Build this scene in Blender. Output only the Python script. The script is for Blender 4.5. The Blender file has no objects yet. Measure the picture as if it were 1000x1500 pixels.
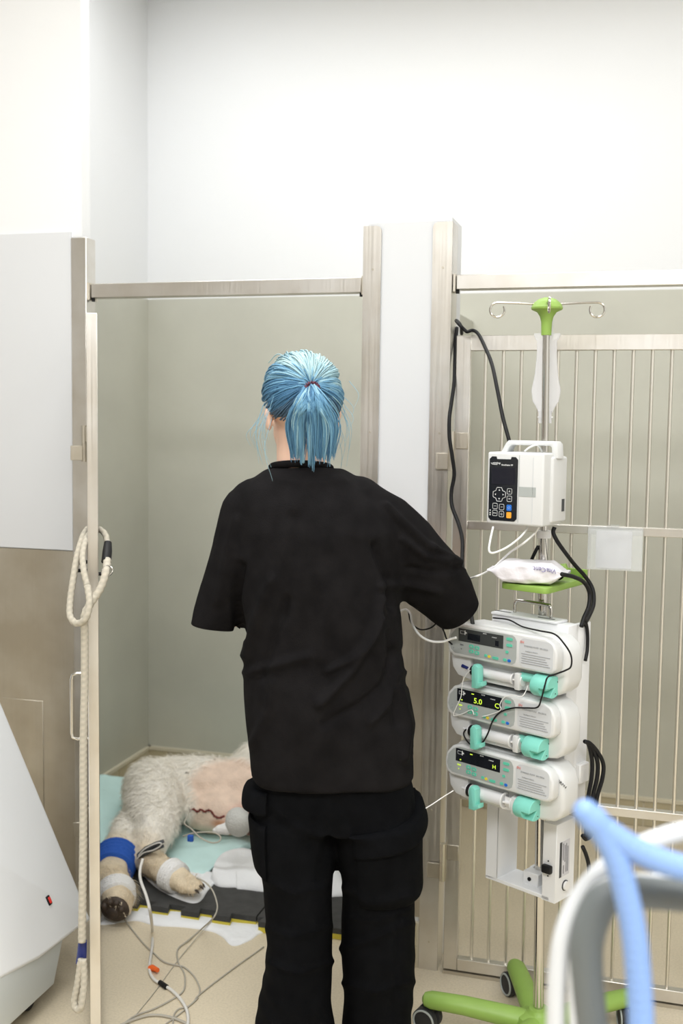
import bpy, bmesh, math, random
import numpy as np
from mathutils import Vector, Matrix, Euler
random.seed(7); RNG = np.random.default_rng(7)
SC = bpy.context.scene
COL = SC.collection

# ---------------------------------------------------------------- camera
F_PX, CAM_H = 1600.0, 1.5
YAW, PITCH, ROLL = math.radians(16.0), math.radians(4.79), math.radians(0.76)
fw = np.array([-math.sin(YAW)*math.cos(PITCH), math.cos(YAW)*math.cos(PITCH), -math.sin(PITCH)])
_r0 = np.array([math.cos(YAW), math.sin(YAW), 0.0]); _u0 = np.cross(_r0, fw)
rt = _r0*math.cos(ROLL)+_u0*math.sin(ROLL); up = -_r0*math.sin(ROLL)+_u0*math.cos(ROLL)
CAM = np.array([0, 0, CAM_H])
cam_data = bpy.data.cameras.new('camera'); cam = bpy.data.objects.new('camera', cam_data); COL.objects.link(cam)
cam.matrix_world = Matrix(((rt[0], up[0], -fw[0], 0), (rt[1], up[1], -fw[1], 0), (rt[2], up[2], -fw[2], CAM_H), (0, 0, 0, 1)))
cam_data.sensor_fit = 'HORIZONTAL'; cam_data.sensor_width = 24.0; cam_data.lens = 24.0*F_PX/1000
cam_data.clip_start = 0.05
cam_data.dof.use_dof = True; cam_data.dof.focus_distance = 2.5; cam_data.dof.aperture_fstop = 3.2
SC.camera = cam

# ---------------------------------------------------------------- world, lamps, exposure
w = bpy.data.worlds.new('world'); SC.world = w; w.use_nodes = True
w.node_tree.nodes['Background'].inputs[0].default_value = (0.9, 0.95, 1.0, 1)
w.node_tree.nodes['Background'].inputs[1].default_value = 0.0
def area(name, loc, sx, sy, power, col=(0.985, 0.995, 1.0), rot=(0, 0, 0)):
    l = bpy.data.lights.new(name, 'AREA'); l.shape = 'RECTANGLE'; l.size = sx; l.size_y = sy; l.energy = power; l.color = col
    o = bpy.data.objects.new(name, l); COL.objects.link(o); o.location = loc; o.rotation_euler = rot
    return o
area('lamp_over_pens', (-0.7, 3.2, 3.16), 2.6, 0.5, 18)
area('lamp_mid_room', (-1.1, 1.5, 3.16), 2.0, 0.7, 34)
area('fill_lamp_right', (1.45, 1.3, 3.16), 0.7, 2.0, 15)  # added unseen fill, brightens the right-hand face of the white machine
area('lamp_rear_room', (0.1, -0.8, 3.16), 2.4, 0.9, 96)
SC.view_settings.view_transform = 'Standard'; SC.view_settings.look = 'None'
SC.view_settings.gamma = 1.0; SC.view_settings.exposure = 0.46; SC.view_settings.use_curve_mapping = False
SC.cycles.max_bounces = 8; SC.cycles.diffuse_bounces = 5; SC.cycles.use_denoising = True
SC.cycles.caustics_reflective = False; SC.cycles.caustics_refractive = False
SC.cycles.sample_clamp_indirect = 4.0

# ---------------------------------------------------------------- pixel -> world helpers (measuring the photograph)
def ray(px, py): return fw*F_PX+rt*(px-500)+up*(750-py)
def onY(px, py, Y): d = ray(px, py); return CAM+d*(Y/d[1])
def onX(px, py, X): d = ray(px, py); return CAM+d*(X/d[0])
def onZ(px, py, Z): d = ray(px, py); return CAM+d*((Z-CAM_H)/d[2])
def onD(px, py, D): return CAM+ray(px, py)*(D/F_PX)
def projv(P):
    d = np.asarray(P)-CAM; z = d@fw
    return np.stack([500+F_PX*(d@rt)/z, 750-F_PX*(d@up)/z], -1)

# ---------------------------------------------------------------- materials
def mat(name, col, rough=0.5, metal=0.0, noise=0.0, nscale=8.0, bump=0.0, bscale=60.0, attr=None, **kw):
    m = bpy.data.materials.new(name); m.use_nodes = True
    nt = m.node_tree; N = nt.nodes; L = nt.links; b = N['Principled BSDF']
    b.inputs['Roughness'].default_value = rough; b.inputs['Metallic'].default_value = metal
    b.inputs['Base Color'].default_value = (*col, 1)
    for k, v in kw.items(): b.inputs[k.replace('_', ' ')].default_value = v
    tc = N.new('ShaderNodeTexCoord')
    src = None
    if attr:
        a = N.new('ShaderNodeAttribute'); a.attribute_name = attr; src = a.outputs['Color']
    if noise > 0:
        n = N.new('ShaderNodeTexNoise'); n.inputs['Scale'].default_value = nscale; n.inputs['Detail'].default_value = 5
        L.new(tc.outputs['Object'], n.inputs['Vector'])
        mr = N.new('ShaderNodeMapRange'); mr.inputs['From Min'].default_value = 0.3; mr.inputs['From Max'].default_value = 0.7
        mr.inputs['To Min'].default_value = 1-noise; mr.inputs['To Max'].default_value = 1+noise*0.6
        L.new(n.outputs['Fac'], mr.inputs['Value'])
        mx = N.new('ShaderNodeMix'); mx.data_type = 'RGBA'; mx.blend_type = 'MULTIPLY'; mx.inputs[0].default_value = 1
        if src: L.new(src, mx.inputs[6])
        else: mx.inputs[6].default_value = (*col, 1)
        L.new(mr.outputs[0], mx.inputs[7]); src = mx.outputs[2]
    if src: L.new(src, b.inputs['Base Color'])
    if bump > 0:
        n2 = N.new('ShaderNodeTexNoise'); n2.inputs['Scale'].default_value = bscale; n2.inputs['Detail'].default_value = 4
        L.new(tc.outputs['Object'], n2.inputs['Vector'])
        bp = N.new('ShaderNodeBump'); bp.inputs['Strength'].default_value = bump; bp.inputs['Distance'].default_value = 0.01
        L.new(n2.outputs['Fac'], bp.inputs['Height']); L.new(bp.outputs[0], b.inputs['Normal'])
    return m
def steel(name, col, rough, stretch=(60, 60, 1.2), var=0.12, stain=0.0):
    m = mat(name, col, rough, 1.0); nt = m.node_tree; N = nt.nodes; L = nt.links; b = N['Principled BSDF']
    tc = N.new('ShaderNodeTexCoord'); mp = N.new('ShaderNodeMapping'); mp.inputs['Scale'].default_value = stretch
    L.new(tc.outputs['Object'], mp.inputs[0])
    n = N.new('ShaderNodeTexNoise'); n.inputs['Scale'].default_value = 3; n.inputs['Detail'].default_value = 6; L.new(mp.outputs[0], n.inputs['Vector'])
    mr = N.new('ShaderNodeMapRange'); mr.inputs['To Min'].default_value = rough-var; mr.inputs['To Max'].default_value = rough+var
    L.new(n.outputs['Fac'], mr.inputs[0]); L.new(mr.outputs[0], b.inputs['Roughness'])
    n2 = N.new('ShaderNodeTexNoise'); n2.inputs['Scale'].default_value = 5.5; n2.inputs['Detail'].default_value = 7; L.new(tc.outputs['Object'], n2.inputs['Vector'])
    cr = N.new('ShaderNodeValToRGB'); cr.color_ramp.elements[0].position = 0.35; cr.color_ramp.elements[1].position = 0.65
    cr.color_ramp.elements[0].color = (col[0]*0.82, col[1]*0.79, col[2]*0.74, 1); cr.color_ramp.elements[1].color = (*col, 1)
    L.new(n2.outputs['Fac'], cr.inputs[0]); L.new(cr.outputs[0], b.inputs['Base Color'])
    return m
def two_paint(name, low, high, z, blotch=0.08):
    # painted up to height z, white above
    m = mat(name, low, 0.45); nt = m.node_tree; N = nt.nodes; L = nt.links; b = N['Principled BSDF']
    geo = N.new('ShaderNodeNewGeometry'); sp = N.new('ShaderNodeSeparateXYZ'); L.new(geo.outputs['Position'], sp.inputs[0])
    gt = N.new('ShaderNodeMath'); gt.operation = 'GREATER_THAN'; gt.inputs[1].default_value = z; L.new(sp.outputs['Z'], gt.inputs[0])
    n = N.new('ShaderNodeTexNoise'); n.inputs['Scale'].default_value = 1.7; n.inputs['Detail'].default_value = 7; n.inputs['Roughness'].default_value = 0.6
    L.new(geo.outputs['Position'], n.inputs['Vector'])
    cr = N.new('ShaderNodeValToRGB'); cr.color_ramp.elements[0].position = 0.3; cr.color_ramp.elements[1].position = 0.7
    cr.color_ramp.elements[0].color = (*[c*(1-blotch) for c in low], 1); cr.color_ramp.elements[1].color = (*[c*(1+blotch) for c in low], 1)
    L.new(n.outputs['Fac'], cr.inputs[0])
    mx = N.new('ShaderNodeMix'); mx.data_type = 'RGBA'; L.new(gt.outputs[0], mx.inputs[0]); L.new(cr.outputs[0], mx.inputs[6]); mx.inputs[7].default_value = (*high, 1)
    L.new(mx.outputs[2], b.inputs['Base Color'])
    mr = N.new('ShaderNodeMapRange'); mr.inputs['To Min'].default_value = 0.32; mr.inputs['To Max'].default_value = 0.6
    L.new(n.outputs['Fac'], mr.inputs[0]); L.new(mr.outputs[0], b.inputs['Roughness'])
    return m
M = {}
WHITE = (0.80, 0.808, 0.815)
M['wall'] = mat('white_wall_paint', WHITE, 0.6, bump=0.03, bscale=40)
M['pen_wall'] = two_paint('pen_wall_paint', (0.52, 0.515, 0.445), WHITE, 1.985)
M['far_wall'] = mat('grey_room_wall', (0.42, 0.41, 0.39), 0.7)
M['ceiling'] = mat('ceiling_white', (0.85, 0.85, 0.85), 0.7)
M['panel'] = mat('white_laminate', (0.67, 0.685, 0.705), 0.4)
M['steel'] = steel('brushed_steel', (0.80, 0.785, 0.76), 0.36)
M['steel_dull'] = steel('worn_steel_sheet', (0.66, 0.625, 0.555), 0.42, var=0.15)
M['bar_steel'] = mat('bar_steel', (0.80, 0.775, 0.71), 0.34, 1.0)
M['chrome'] = mat('polished_steel', (0.64, 0.625, 0.59), 0.15, 1.0)
M['tile'] = mat('beige_tile', (0.50, 0.44, 0.30), 0.35, noise=0.1, nscale=5)
M['grout'] = mat('pale_grout', (0.66, 0.61, 0.48), 0.8)
M['black'] = mat('black_plastic', (0.008, 0.008, 0.009), 0.5, Specular_IOR_Level=0.25)
M['rubber'] = mat('black_rubber', (0.02, 0.02, 0.022), 0.65)
M['darkgrey'] = mat('dark_grey_plastic', (0.05, 0.055, 0.06), 0.5)
M['white_plastic'] = mat('white_plastic', (0.80, 0.80, 0.795), 0.38)
M['pump_white'] = mat('pump_white_plastic', (0.67, 0.68, 0.68), 0.42)
M['powder'] = mat('powder_coated_white', (0.76, 0.77, 0.785), 0.45)
M['grey_panel'] = mat('grey_membrane', (0.40, 0.43, 0.42), 0.4)
M['pale_label'] = mat('pale_grey_label', (0.60, 0.62, 0.64), 0.4)
M['screen'] = mat('dark_screen', (0.012, 0.014, 0.018), 0.2)
M['screen_grey'] = mat('dark_grey_screen', (0.05, 0.055, 0.055), 0.3)
M['teal'] = mat('teal_plastic', (0.22, 0.63, 0.53), 0.38)
M['teal_key'] = mat('teal_key', (0.12, 0.56, 0.40), 0.5)
M['yellow_key'] = mat('yellow_key', (0.75, 0.62, 0.05), 0.5)
M['blue_key'] = mat('blue_key', (0.02, 0.16, 0.62), 0.4)
M['orange_key'] = mat('orange_key', (0.9, 0.38, 0.04), 0.4)
M['green'] = mat('green_plastic', (0.265, 0.425, 0.085), 0.45, noise=0.04, nscale=30)
M['white_ink'] = mat('white_ink', (0.75, 0.77, 0.78), 0.5)
M['grey_ink'] = mat('grey_ink', (0.16, 0.165, 0.19), 0.5)
M['faint_ink'] = mat('faint_grey_ink', (0.36, 0.37, 0.39), 0.5)
M['red_ink'] = mat('pale_red_ink', (0.72, 0.30, 0.28), 0.5)
M['purple_ink'] = mat('purple_ink', (0.22, 0.20, 0.36), 0.5)
def emit(name, col, s):
    m = mat(name, (0, 0, 0), 0.5); b = m.node_tree.nodes['Principled BSDF']
    b.inputs['Emission Color'].default_value = (*col, 1); b.inputs['Emission Strength'].default_value = s
    return m
M['led'] = emit('lit_yellow_green_digit', (0.62, 0.85, 0.06), 0.9)
M['red_led'] = emit('lit_red_rocker', (0.8, 0.03, 0.02), 0.5)
M['lcd_blue'] = emit('faint_blue_screen_glow', (0.015, 0.02, 0.07), 0.12)
M['red'] = mat('red_plastic', (0.5, 0.02, 0.015), 0.3)
M['orange'] = mat('orange_tag', (0.85, 0.14, 0.02), 0.5)
M['cable_white'] = mat('white_cable', (0.72, 0.70, 0.66), 0.5)
M['cable_grey'] = mat('grey_cable', (0.42, 0.39, 0.33), 0.55)
M['tube_clear'] = mat('milky_tube', (0.80, 0.80, 0.78), 0.25)
M['black_cloth'] = mat('black_cotton', (0.0098, 0.0091, 0.0096), 0.85, noise=0.3, nscale=25, bump=0.2, bscale=420, Specular_IOR_Level=0.05)
M['black_twill'] = mat('black_twill', (0.0046, 0.0049, 0.0058), 0.85, noise=0.25, nscale=25, bump=0.2, bscale=500, Specular_IOR_Level=0.04)
M['skin'] = mat('skin', (0.78, 0.52, 0.40), 0.5, Subsurface_Weight=0.1, Subsurface_Radius=(0.01, 0.004, 0.002))
M['hair'] = mat('dyed_hair', (0.2, 0.45, 0.6), 0.55, attr='Col', Specular_IOR_Level=0.3)
M['hair_dark'] = mat('dark_hair_roots', (0.10, 0.19, 0.25), 0.7, noise=0.3, nscale=40)
M['maroon'] = mat('maroon_elastic', (0.10, 0.012, 0.03), 0.6)
M['eye'] = mat('eye_white', (0.8, 0.8, 0.8), 0.2)
M['lip'] = mat('lip', (0.55, 0.2, 0.18), 0.5)
M['shoe'] = mat('white_shoe', (0.75, 0.75, 0.74), 0.5)
M['dog'] = mat('dog_coat_and_skin', (0.8, 0.75, 0.65), 0.8, attr='Col', noise=0.12, nscale=30, bump=0.4, bscale=150)
M['fur'] = mat('cream_fur', (0.82, 0.78, 0.69), 0.75, attr='Col')
M['paw_pad'] = mat('dark_paw_pad', (0.05, 0.033, 0.022), 0.6, noise=0.4, nscale=60)
M['bandage_white'] = mat('white_bandage', (0.84, 0.83, 0.81), 0.85, bump=0.5, bscale=150)
M['bandage_blue'] = mat('blue_bandage', (0.015, 0.10, 0.48), 0.75, bump=0.5, bscale=200)
M['blood'] = mat('dried_blood', (0.16, 0.015, 0.01), 0.5)
M['iodine'] = mat('orange_wound', (0.55, 0.10, 0.03), 0.5)
M['gauze'] = mat('grey_gauze', (0.60, 0.60, 0.57), 0.9, bump=0.6, bscale=200)
M['mat_black'] = mat('black_foam', (0.045, 0.045, 0.043), 0.8, noise=0.25, nscale=30, bump=0.3, bscale=250)
M['mat_yellow'] = mat('yellow_foam', (0.62, 0.52, 0.06), 0.8)
M['pad_white'] = mat('white_absorbent_pad', (0.82, 0.83, 0.84), 0.85, bump=0.3, bscale=60)
M['pad_teal'] = mat('pale_teal_drape', (0.60, 0.83, 0.81), 0.8, noise=0.06, nscale=9, bump=0.25, bscale=40)
M['rope'] = mat('cream_braided_rope', (0.70, 0.66, 0.56), 0.9, attr='Col')
M['hose_blue'] = mat('blue_hose', (0.24, 0.39, 0.74), 0.5)
M['handle_grey'] = mat('grey_grip', (0.14, 0.155, 0.155), 0.45)
M['navy'] = mat('navy_plastic', (0.01, 0.02, 0.14), 0.4)
M['machine'] = mat('machine_white_shell', (0.86, 0.875, 0.89), 0.38)
M['cart_white'] = mat('cart_white_frame', (0.66, 0.68, 0.70), 0.4)
M['machine_shaded'] = mat('machine_shaded_shell', (0.66, 0.70, 0.70), 0.42)  # shell white greyed: shade under the upper housing put into the colour
M['wrap'] = mat('wipes_wrapper', (0.80, 0.78, 0.83), 0.25, noise=0.10, nscale=14, bump=0.4, bscale=30)
M['paper'] = mat('paper', (0.62, 0.62, 0.66), 0.7, noise=0.12, nscale=20)
M['acrylic'] = mat('clear_acrylic', (0.85, 0.88, 0.88), 0.08, Alpha=0.22)
M['bag'] = mat('milky_clear_bag', (0.92, 0.92, 0.95), 0.25, Transmission_Weight=0.25, Alpha=0.62)
M['syringe'] = mat('syringe_plastic', (0.88, 0.88, 0.90), 0.2, Alpha=0.8)
def floor_mat():
    m = mat('beige_vinyl', (0.63, 0.545, 0.40), 0.38); nt = m.node_tree; N = nt.nodes; L = nt.links; b = N['Principled BSDF']
    geo = N.new('ShaderNodeNewGeometry')
    n = N.new('ShaderNodeTexNoise'); n.inputs['Scale'].default_value = 170; n.inputs['Detail'].default_value = 3; L.new(geo.outputs['Position'], n.inputs['Vector'])
    n2 = N.new('ShaderNodeTexNoise'); n2.inputs['Scale'].default_value = 3; n2.inputs['Detail'].default_value = 5; L.new(geo.outputs['Position'], n2.inputs['Vector'])
    cr = N.new('ShaderNodeValToRGB'); cr.color_ramp.elements[0].position = 0.33; cr.color_ramp.elements[1].position = 0.6
    cr.color_ramp.elements[0].color = (0.62, 0.54, 0.40, 1); cr.color_ramp.elements[1].color = (0.70, 0.61, 0.455, 1)
    L.new(n.outputs['Fac'], cr.inputs[0])
    mr = N.new('ShaderNodeMapRange'); mr.inputs['To Min'].default_value = 0.88; mr.inputs['To Max'].default_value = 1.1; L.new(n2.outputs['Fac'], mr.inputs[0])
    mx = N.new('ShaderNodeMix'); mx.data_type = 'RGBA'; mx.blend_type = 'MULTIPLY'; mx.inputs[0].default_value = 1
    L.new(cr.outputs[0], mx.inputs[6]); L.new(mr.outputs[0], mx.inputs[7]); L.new(mx.outputs[2], b.inputs['Base Color'])
    return m
M['floor'] = floor_mat()

# ---------------------------------------------------------------- mesh builder
class MB:
    def __init__(s): s.v = []; s.f = []
    def add(s, vs, fs):
        n = len(s.v); s.v.extend([tuple(map(float, v)) for v in vs]); s.f.extend([tuple(i+n for i in f) for f in fs]); return s
    def box(s, x0, x1, y0, y1, z0, z1, bev=0.0, seg=2):
        x0, x1 = min(x0, x1), max(x0, x1); y0, y1 = min(y0, y1), max(y0, y1); z0, z1 = min(z0, z1), max(z0, z1)
        if bev <= 0:
            v = [(x0,y0,z0),(x1,y0,z0),(x1,y1,z0),(x0,y1,z0),(x0,y0,z1),(x1,y0,z1),(x1,y1,z1),(x0,y1,z1)]
            return s.add(v, [(0,3,2,1),(4,5,6,7),(0,1,5,4),(1,2,6,5),(2,3,7,6),(3,0,4,7)])
        bm = bmesh.new(); bmesh.ops.create_cube(bm, size=1)
        for q in bm.verts: q.co = Vector(((x0+x1)/2+q.co.x*(x1-x0), (y0+y1)/2+q.co.y*(y1-y0), (z0+z1)/2+q.co.z*(z1-z0)))
        bmesh.ops.bevel(bm, geom=list(bm.edges), offset=bev, segments=seg, profile=0.5, affect='EDGES')
        return s.bm(bm)
    def bm(s, bm):
        bm.verts.index_update(); s.add([v.co for v in bm.verts], [[v.index for v in f.verts] for f in bm.faces]); bm.free(); return s
    def tube(s, pts, r, n=8, closed=False, caps=True, flat=None):
        P = [Vector(p) for p in pts]; k = len(P); R = r if hasattr(r, '__len__') else [r]*k
        T = []
        for i in range(k):
            a = P[(i-1) % k] if (closed or i > 0) else P[i]; b = P[(i+1) % k] if (closed or i < k-1) else P[i]
            t = b-a; T.append(t.normalized() if t.length > 1e-9 else Vector((0, 0, 1)))
        u = T[0].cross(Vector((0, 0, 1)));
        if u.length < 1e-3: u = T[0].cross(Vector((0, 1, 0)))
        u.normalize(); vs = []; fs = []
        for i in range(k):
            u = (u-T[i]*u.dot(T[i]));
            if u.length < 1e-6: u = T[i].orthogonal()
            u.normalize(); w2 = T[i].cross(u)
            for j in range(n):
                a = 2*math.pi*j/n; vs.append(P[i]+(u*math.cos(a)+w2*math.sin(a)*(flat or 1))*R[i])
        for i in range(k if closed else k-1):
            i2 = (i+1) % k
            for j in range(n): j2 = (j+1) % n; fs.append((i*n+j, i*n+j2, i2*n+j2, i2*n+j))
        if caps and not closed: fs.append(tuple(range(n-1, -1, -1))); fs.append(tuple((k-1)*n+j for j in range(n)))
        return s.add(vs, fs)
    def cyl(s, p0, p1, r, n=16, r1=None): return s.tube([p0, p1], [r, r if r1 is None else r1], n)
    def ell(s, c, rad, n=16, m=10, R=None):
        vs = []; fs = []; c = Vector(c); rad = rad if hasattr(rad, '__len__') else (rad,)*3
        for i in range(m+1):
            th = math.pi*i/m
            for j in range(n):
                a = 2*math.pi*j/n; p = Vector((rad[0]*math.sin(th)*math.cos(a), rad[1]*math.sin(th)*math.sin(a), rad[2]*math.cos(th)))
                vs.append(c+(R @ p if R else p))
        for i in range(m):
            for j in range(n): fs.append((i*n+j, (i+1)*n+j, (i+1)*n+(j+1) % n, i*n+(j+1) % n))
        return s.add(vs, fs)
    def chain(s, pts, n=14):
        for i, p in enumerate(pts):
            s.ell(p[:3], p[3], n, 8)
            if i: s.tube([pts[i-1][:3], p[:3]], [pts[i-1][3], p[3]], n)
        return s
    def lathe(s, c, prof, n=24, axis='z'):
        vs = []; fs = []
        for (r, h) in prof:
            for j in range(n):
                a = 2*math.pi*j/n; x, y = r*math.cos(a), r*math.sin(a)
                p = (x, y, h) if axis == 'z' else ((h, x, y) if axis == 'x' else (x, h, y)); vs.append((c[0]+p[0], c[1]+p[1], c[2]+p[2]))
        for i in range(len(prof)-1):
            for j in range(n): fs.append((i*n+j, i*n+(j+1) % n, (i+1)*n+(j+1) % n, (i+1)*n+j))
        fs.append(tuple(range(n-1, -1, -1))); k = (len(prof)-1)*n; fs.append(tuple(k+j for j in range(n)))
        return s.add(vs, fs)
    def prism(s, out, a, b, plane='xz', bev=0.0, seg=3):
        # outline extruded along the third axis from a to b
        def P(p, q): return (p[0], q, p[1]) if plane == 'xz' else ((q, p[0], p[1]) if plane == 'yz' else (p[0], p[1], q))
        bm = bmesh.new(); k = len(out)
        A = [bm.verts.new(P(p, a)) for p in out]; B = [bm.verts.new(P(p, b)) for p in out]
        fa = bm.faces.new(A); fb = bm.faces.new(B[::-1])
        for i in range(k): bm.faces.new((A[i], B[i], B[(i+1) % k], A[(i+1) % k]))
        bmesh.ops.recalc_face_normals(bm, faces=bm.faces)
        if bev > 0:
            ed = set(fa.edges) | set(fb.edges)
            bmesh.ops.bevel(bm, geom=list(ed), offset=bev, segments=seg, profile=0.5, affect='EDGES')
        return s.bm(bm)
    def grid(s, fn, nu, nv, closed_u=False):
        vs = [fn(i/(nu if closed_u else nu-1), j/(nv-1)) for j in range(nv) for i in range(nu)]; fs = []
        for j in range(nv-1):
            for i in range(nu if closed_u else nu-1):
                i2 = (i+1) % nu; fs.append((j*nu+i, j*nu+i2, (j+1)*nu+i2, (j+1)*nu+i))
        return s.add(vs, fs)
def rrect(x0, x1, z0, z1, r, n=6):
    o = []
    for cx, cz, a0 in ((x1-r, z1-r, 0), (x0+r, z1-r, 90), (x0+r, z0+r, 180), (x1-r, z0+r, 270)):
        for i in range(n+1):
            a = math.radians(a0+90*i/n); o.append((cx+r*math.cos(a), cz+r*math.sin(a)))
    return o
def smooth_path(pts, n=8):
    P = [np.array(p, float) for p in pts]; out = []
    Q = [2*P[0]-P[1]]+P+[2*P[-1]-P[-2]]
    for i in range(1, len(Q)-2):
        for k in range(n):
            t = k/n; a, b, c, d = Q[i-1], Q[i], Q[i+1], Q[i+2]
            out.append(0.5*((2*b)+(c-a)*t+(2*a-5*b+4*c-d)*t*t+(3*b-a-3*c+d)*t**3))
    out.append(P[-1]); return out
def finish(me, smooth, angle=40):
    if smooth:
        me.polygons.foreach_set('use_smooth', [True]*len(me.polygons))
        if angle < 180: me.set_sharp_from_angle(angle=math.radians(angle))
def obj_me(name, me, m, parent=None):
    o = bpy.data.objects.new(name, me); COL.objects.link(o)
    if m is not None: me.materials.append(m)
    if parent is not None: o.parent = parent
    return o
def world_matrix(o):
    mtx = o.matrix_basis.copy()
    while o.parent is not None: o = o.parent; mtx = o.matrix_basis @ mtx
    return mtx
def obj(name, mb, m, parent=None, smooth=True, angle=40, world=False, kind=None):
    me = bpy.data.meshes.new(name); vs = mb.v
    loc = None
    if parent is None:
        a = np.array(vs); loc = ((a[:, 0].min()+a[:, 0].max())/2, (a[:, 1].min()+a[:, 1].max())/2, a[:, 2].min())
        vs = (a-np.array(loc)).tolist()
    elif world:
        inv = np.array(world_matrix(parent).inverted()); a = np.array(vs); vs = (a@inv[:3, :3].T+inv[:3, 3]).tolist()
    me.from_pydata(vs, [], mb.f); me.validate(); me.update(); finish(me, smooth, angle)
    o = obj_me(name, me, m, parent)
    if loc is not None: o.location = loc
    if kind: o['kind'] = kind
    return o
def tag(o, label, cat, group=None):
    o['label'] = label; o['category'] = cat
    if group: o['group'] = group
    return o
def thing(name, label, cat, loc, rotz=0.0, group=None):
    o = bpy.data.objects.new(name, None); COL.objects.link(o); o.location = loc; o.rotation_euler = (0, 0, rotz); o.empty_display_size = 0.05
    return tag(o, label, cat, group)
def struct(name, mb, m, parent=None, smooth=False):
    o = obj(name, mb, m, parent, smooth, world=parent is not None)
    if parent is None: o['kind'] = 'structure'
    return o
def text(s, size, m, parent, mtx, name='lettering', align='LEFT', ext=0.0002, bold=0.0):
    c = bpy.data.curves.new(name, 'FONT'); c.body = s; c.size = size; c.align_x = align; c.align_y = 'CENTER'; c.extrude = ext; c.resolution_u = 2; c.offset = bold
    t = bpy.data.objects.new(name+'_source', c); COL.objects.link(t)
    dg = bpy.context.evaluated_depsgraph_get(); me = bpy.data.meshes.new_from_object(t.evaluated_get(dg)); me.name = name
    bpy.data.objects.remove(t); me.materials.clear()
    o = obj_me(name, me, m, parent); o.matrix_basis = mtx
    return o
def face_m(x, y, z): # text facing -Y of its parent
    return Matrix.Translation((x, y, z)) @ Euler((math.pi/2, 0, 0)).to_matrix().to_4x4()
def remesh(mb, voxel, it=6, fac=0.5):
    me = bpy.data.meshes.new('source'); me.from_pydata(mb.v, [], mb.f); o = bpy.data.objects.new('source', me); COL.objects.link(o)
    r = o.modifiers.new('r', 'REMESH'); r.mode = 'VOXEL'; r.voxel_size = voxel
    if it: q = o.modifiers.new('s', 'SMOOTH'); q.iterations = it; q.factor = fac
    dg = bpy.context.evaluated_depsgraph_get(); out = bpy.data.meshes.new_from_object(o.evaluated_get(dg))
    bpy.data.objects.remove(o); return out
def co_of(me): a = np.empty(len(me.vertices)*3); me.vertices.foreach_get('co', a); return a.reshape(-1, 3)
def no_of(me): a = np.empty(len(me.vertices)*3, dtype=np.float32); me.vertex_normals.foreach_get('vector', a); return a.reshape(-1, 3).astype(float)
def set_co(me, a): me.vertices.foreach_set('co', np.ascontiguousarray(a).ravel()); me.update()
def set_col(me, a):
    at = me.color_attributes.new('Col', 'FLOAT_COLOR', 'POINT'); c = np.ones((len(me.vertices), 4)); c[:, :3] = a; at.data.foreach_set('color', c.ravel())
def wav(P, freq, seed, octs=6):
    g = np.random.default_rng(seed); out = np.zeros(len(P))
    for i in range(octs):
        k = g.normal(size=3); k /= np.linalg.norm(k); k *= freq*(0.6+0.9*g.random()); out += np.sin(P@k+g.random()*6.28)
    return out/octs**0.5
def seg_dist(Q, poly):
    d = np.full(len(Q), 1e9); poly = np.array(poly, float)
    for a, b in zip(poly[:-1], poly[1:]):
        ab = b-a; t = np.clip(((Q-a)@ab)/(ab@ab), 0, 1); d = np.minimum(d, np.linalg.norm(Q-(a+t[:, None]*ab), axis=1))
    return d
def copy_piece(o, loc, name=None):
    c = o.copy(); COL.objects.link(c); c.location = loc; return c

# ================================================================ SETTING
YF, YB, XL = 2.85, 4.15, -2.03           # fence front, back wall, left pen wall
CEIL = 3.2
struct('floor', MB().box(-3.2, 2.6, -3.0, 4.3, -0.1, 0), M['floor'])
struct('ceiling', MB().box(-3.3, 2.7, -3.1, 4.3, CEIL, CEIL+0.1), M['ceiling'])
wb = struct('wall_back', MB().box(-3.2, 2.6, YB, YB+0.12, 0, CEIL), M['pen_wall'])
wl = struct('wall_left', MB().box(XL-0.12, XL, YF+0.052, YB, 0, CEIL), M['pen_wall'])
struct('wall_side_left', MB().box(-3.3, -3.2, -3, YB, 0, CEIL), M['far_wall'])
struct('wall_side_right', MB().box(2.6, 2.7, -3, YB, 0, CEIL), M['wall'])
struct('wall_front', MB().box(-3.2, 2.6, -3.1, -3.0, 0, CEIL), M['far_wall'])
wd = struct('wall_divider', MB().box(-0.775, -0.683, 3.0, YB, 0, 1.88), M['pen_wall'])
wr = struct('wall_right', MB().box(1.15, 1.25, 2.985, YB, 0, CEIL), M['pen_wall'])
def baseboard(name, p0, p1, nrm, tile=0.098, h=0.098):
    # row of tiles with a pale cap, along p0 -> p1, standing off the wall by nrm
    p0 = np.array(p0, float); p1 = np.array(p1, float); Lx = np.linalg.norm(p1-p0); d = (p1-p0)/Lx; nrm = np.array(nrm, float)
    ang = math.atan2(d[1], d[0])
    def bx(a, b, t0, t1, z0, z1):
        c = [p0+d*a+nrm*t0, p0+d*b+nrm*t0, p0+d*b+nrm*t1, p0+d*a+nrm*t1]
        v = [(q[0], q[1], z0) for q in c]+[(q[0], q[1], z1) for q in c]
        return MB().add(v, [(0,3,2,1),(4,5,6,7),(0,1,5,4),(1,2,6,5),(2,3,7,6),(3,0,4,7)])
    base = struct(name, bx(0, Lx, 0, 0.006, 0, h), M['grout'])
    obj('cap_strip', bx(0, Lx, 0, 0.013, h, h+0.014), M['grout'], base, world=True, smooth=False)
    n = int(Lx/tile); first = None
    for i in range(n):
        if first is None:
            first = obj('tile', bx(0.003, tile-0.003, 0.004, 0.010, 0.002, h-0.002), M['tile'], base, world=True, smooth=False)
        else:
            c = first.copy(); COL.objects.link(c); c.location = Vector(first.location)+Vector(d*tile*i)
    return base
baseboard('baseboard_back', (XL, YB, 0), (-0.775, YB, 0), (0, -1, 0))
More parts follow.
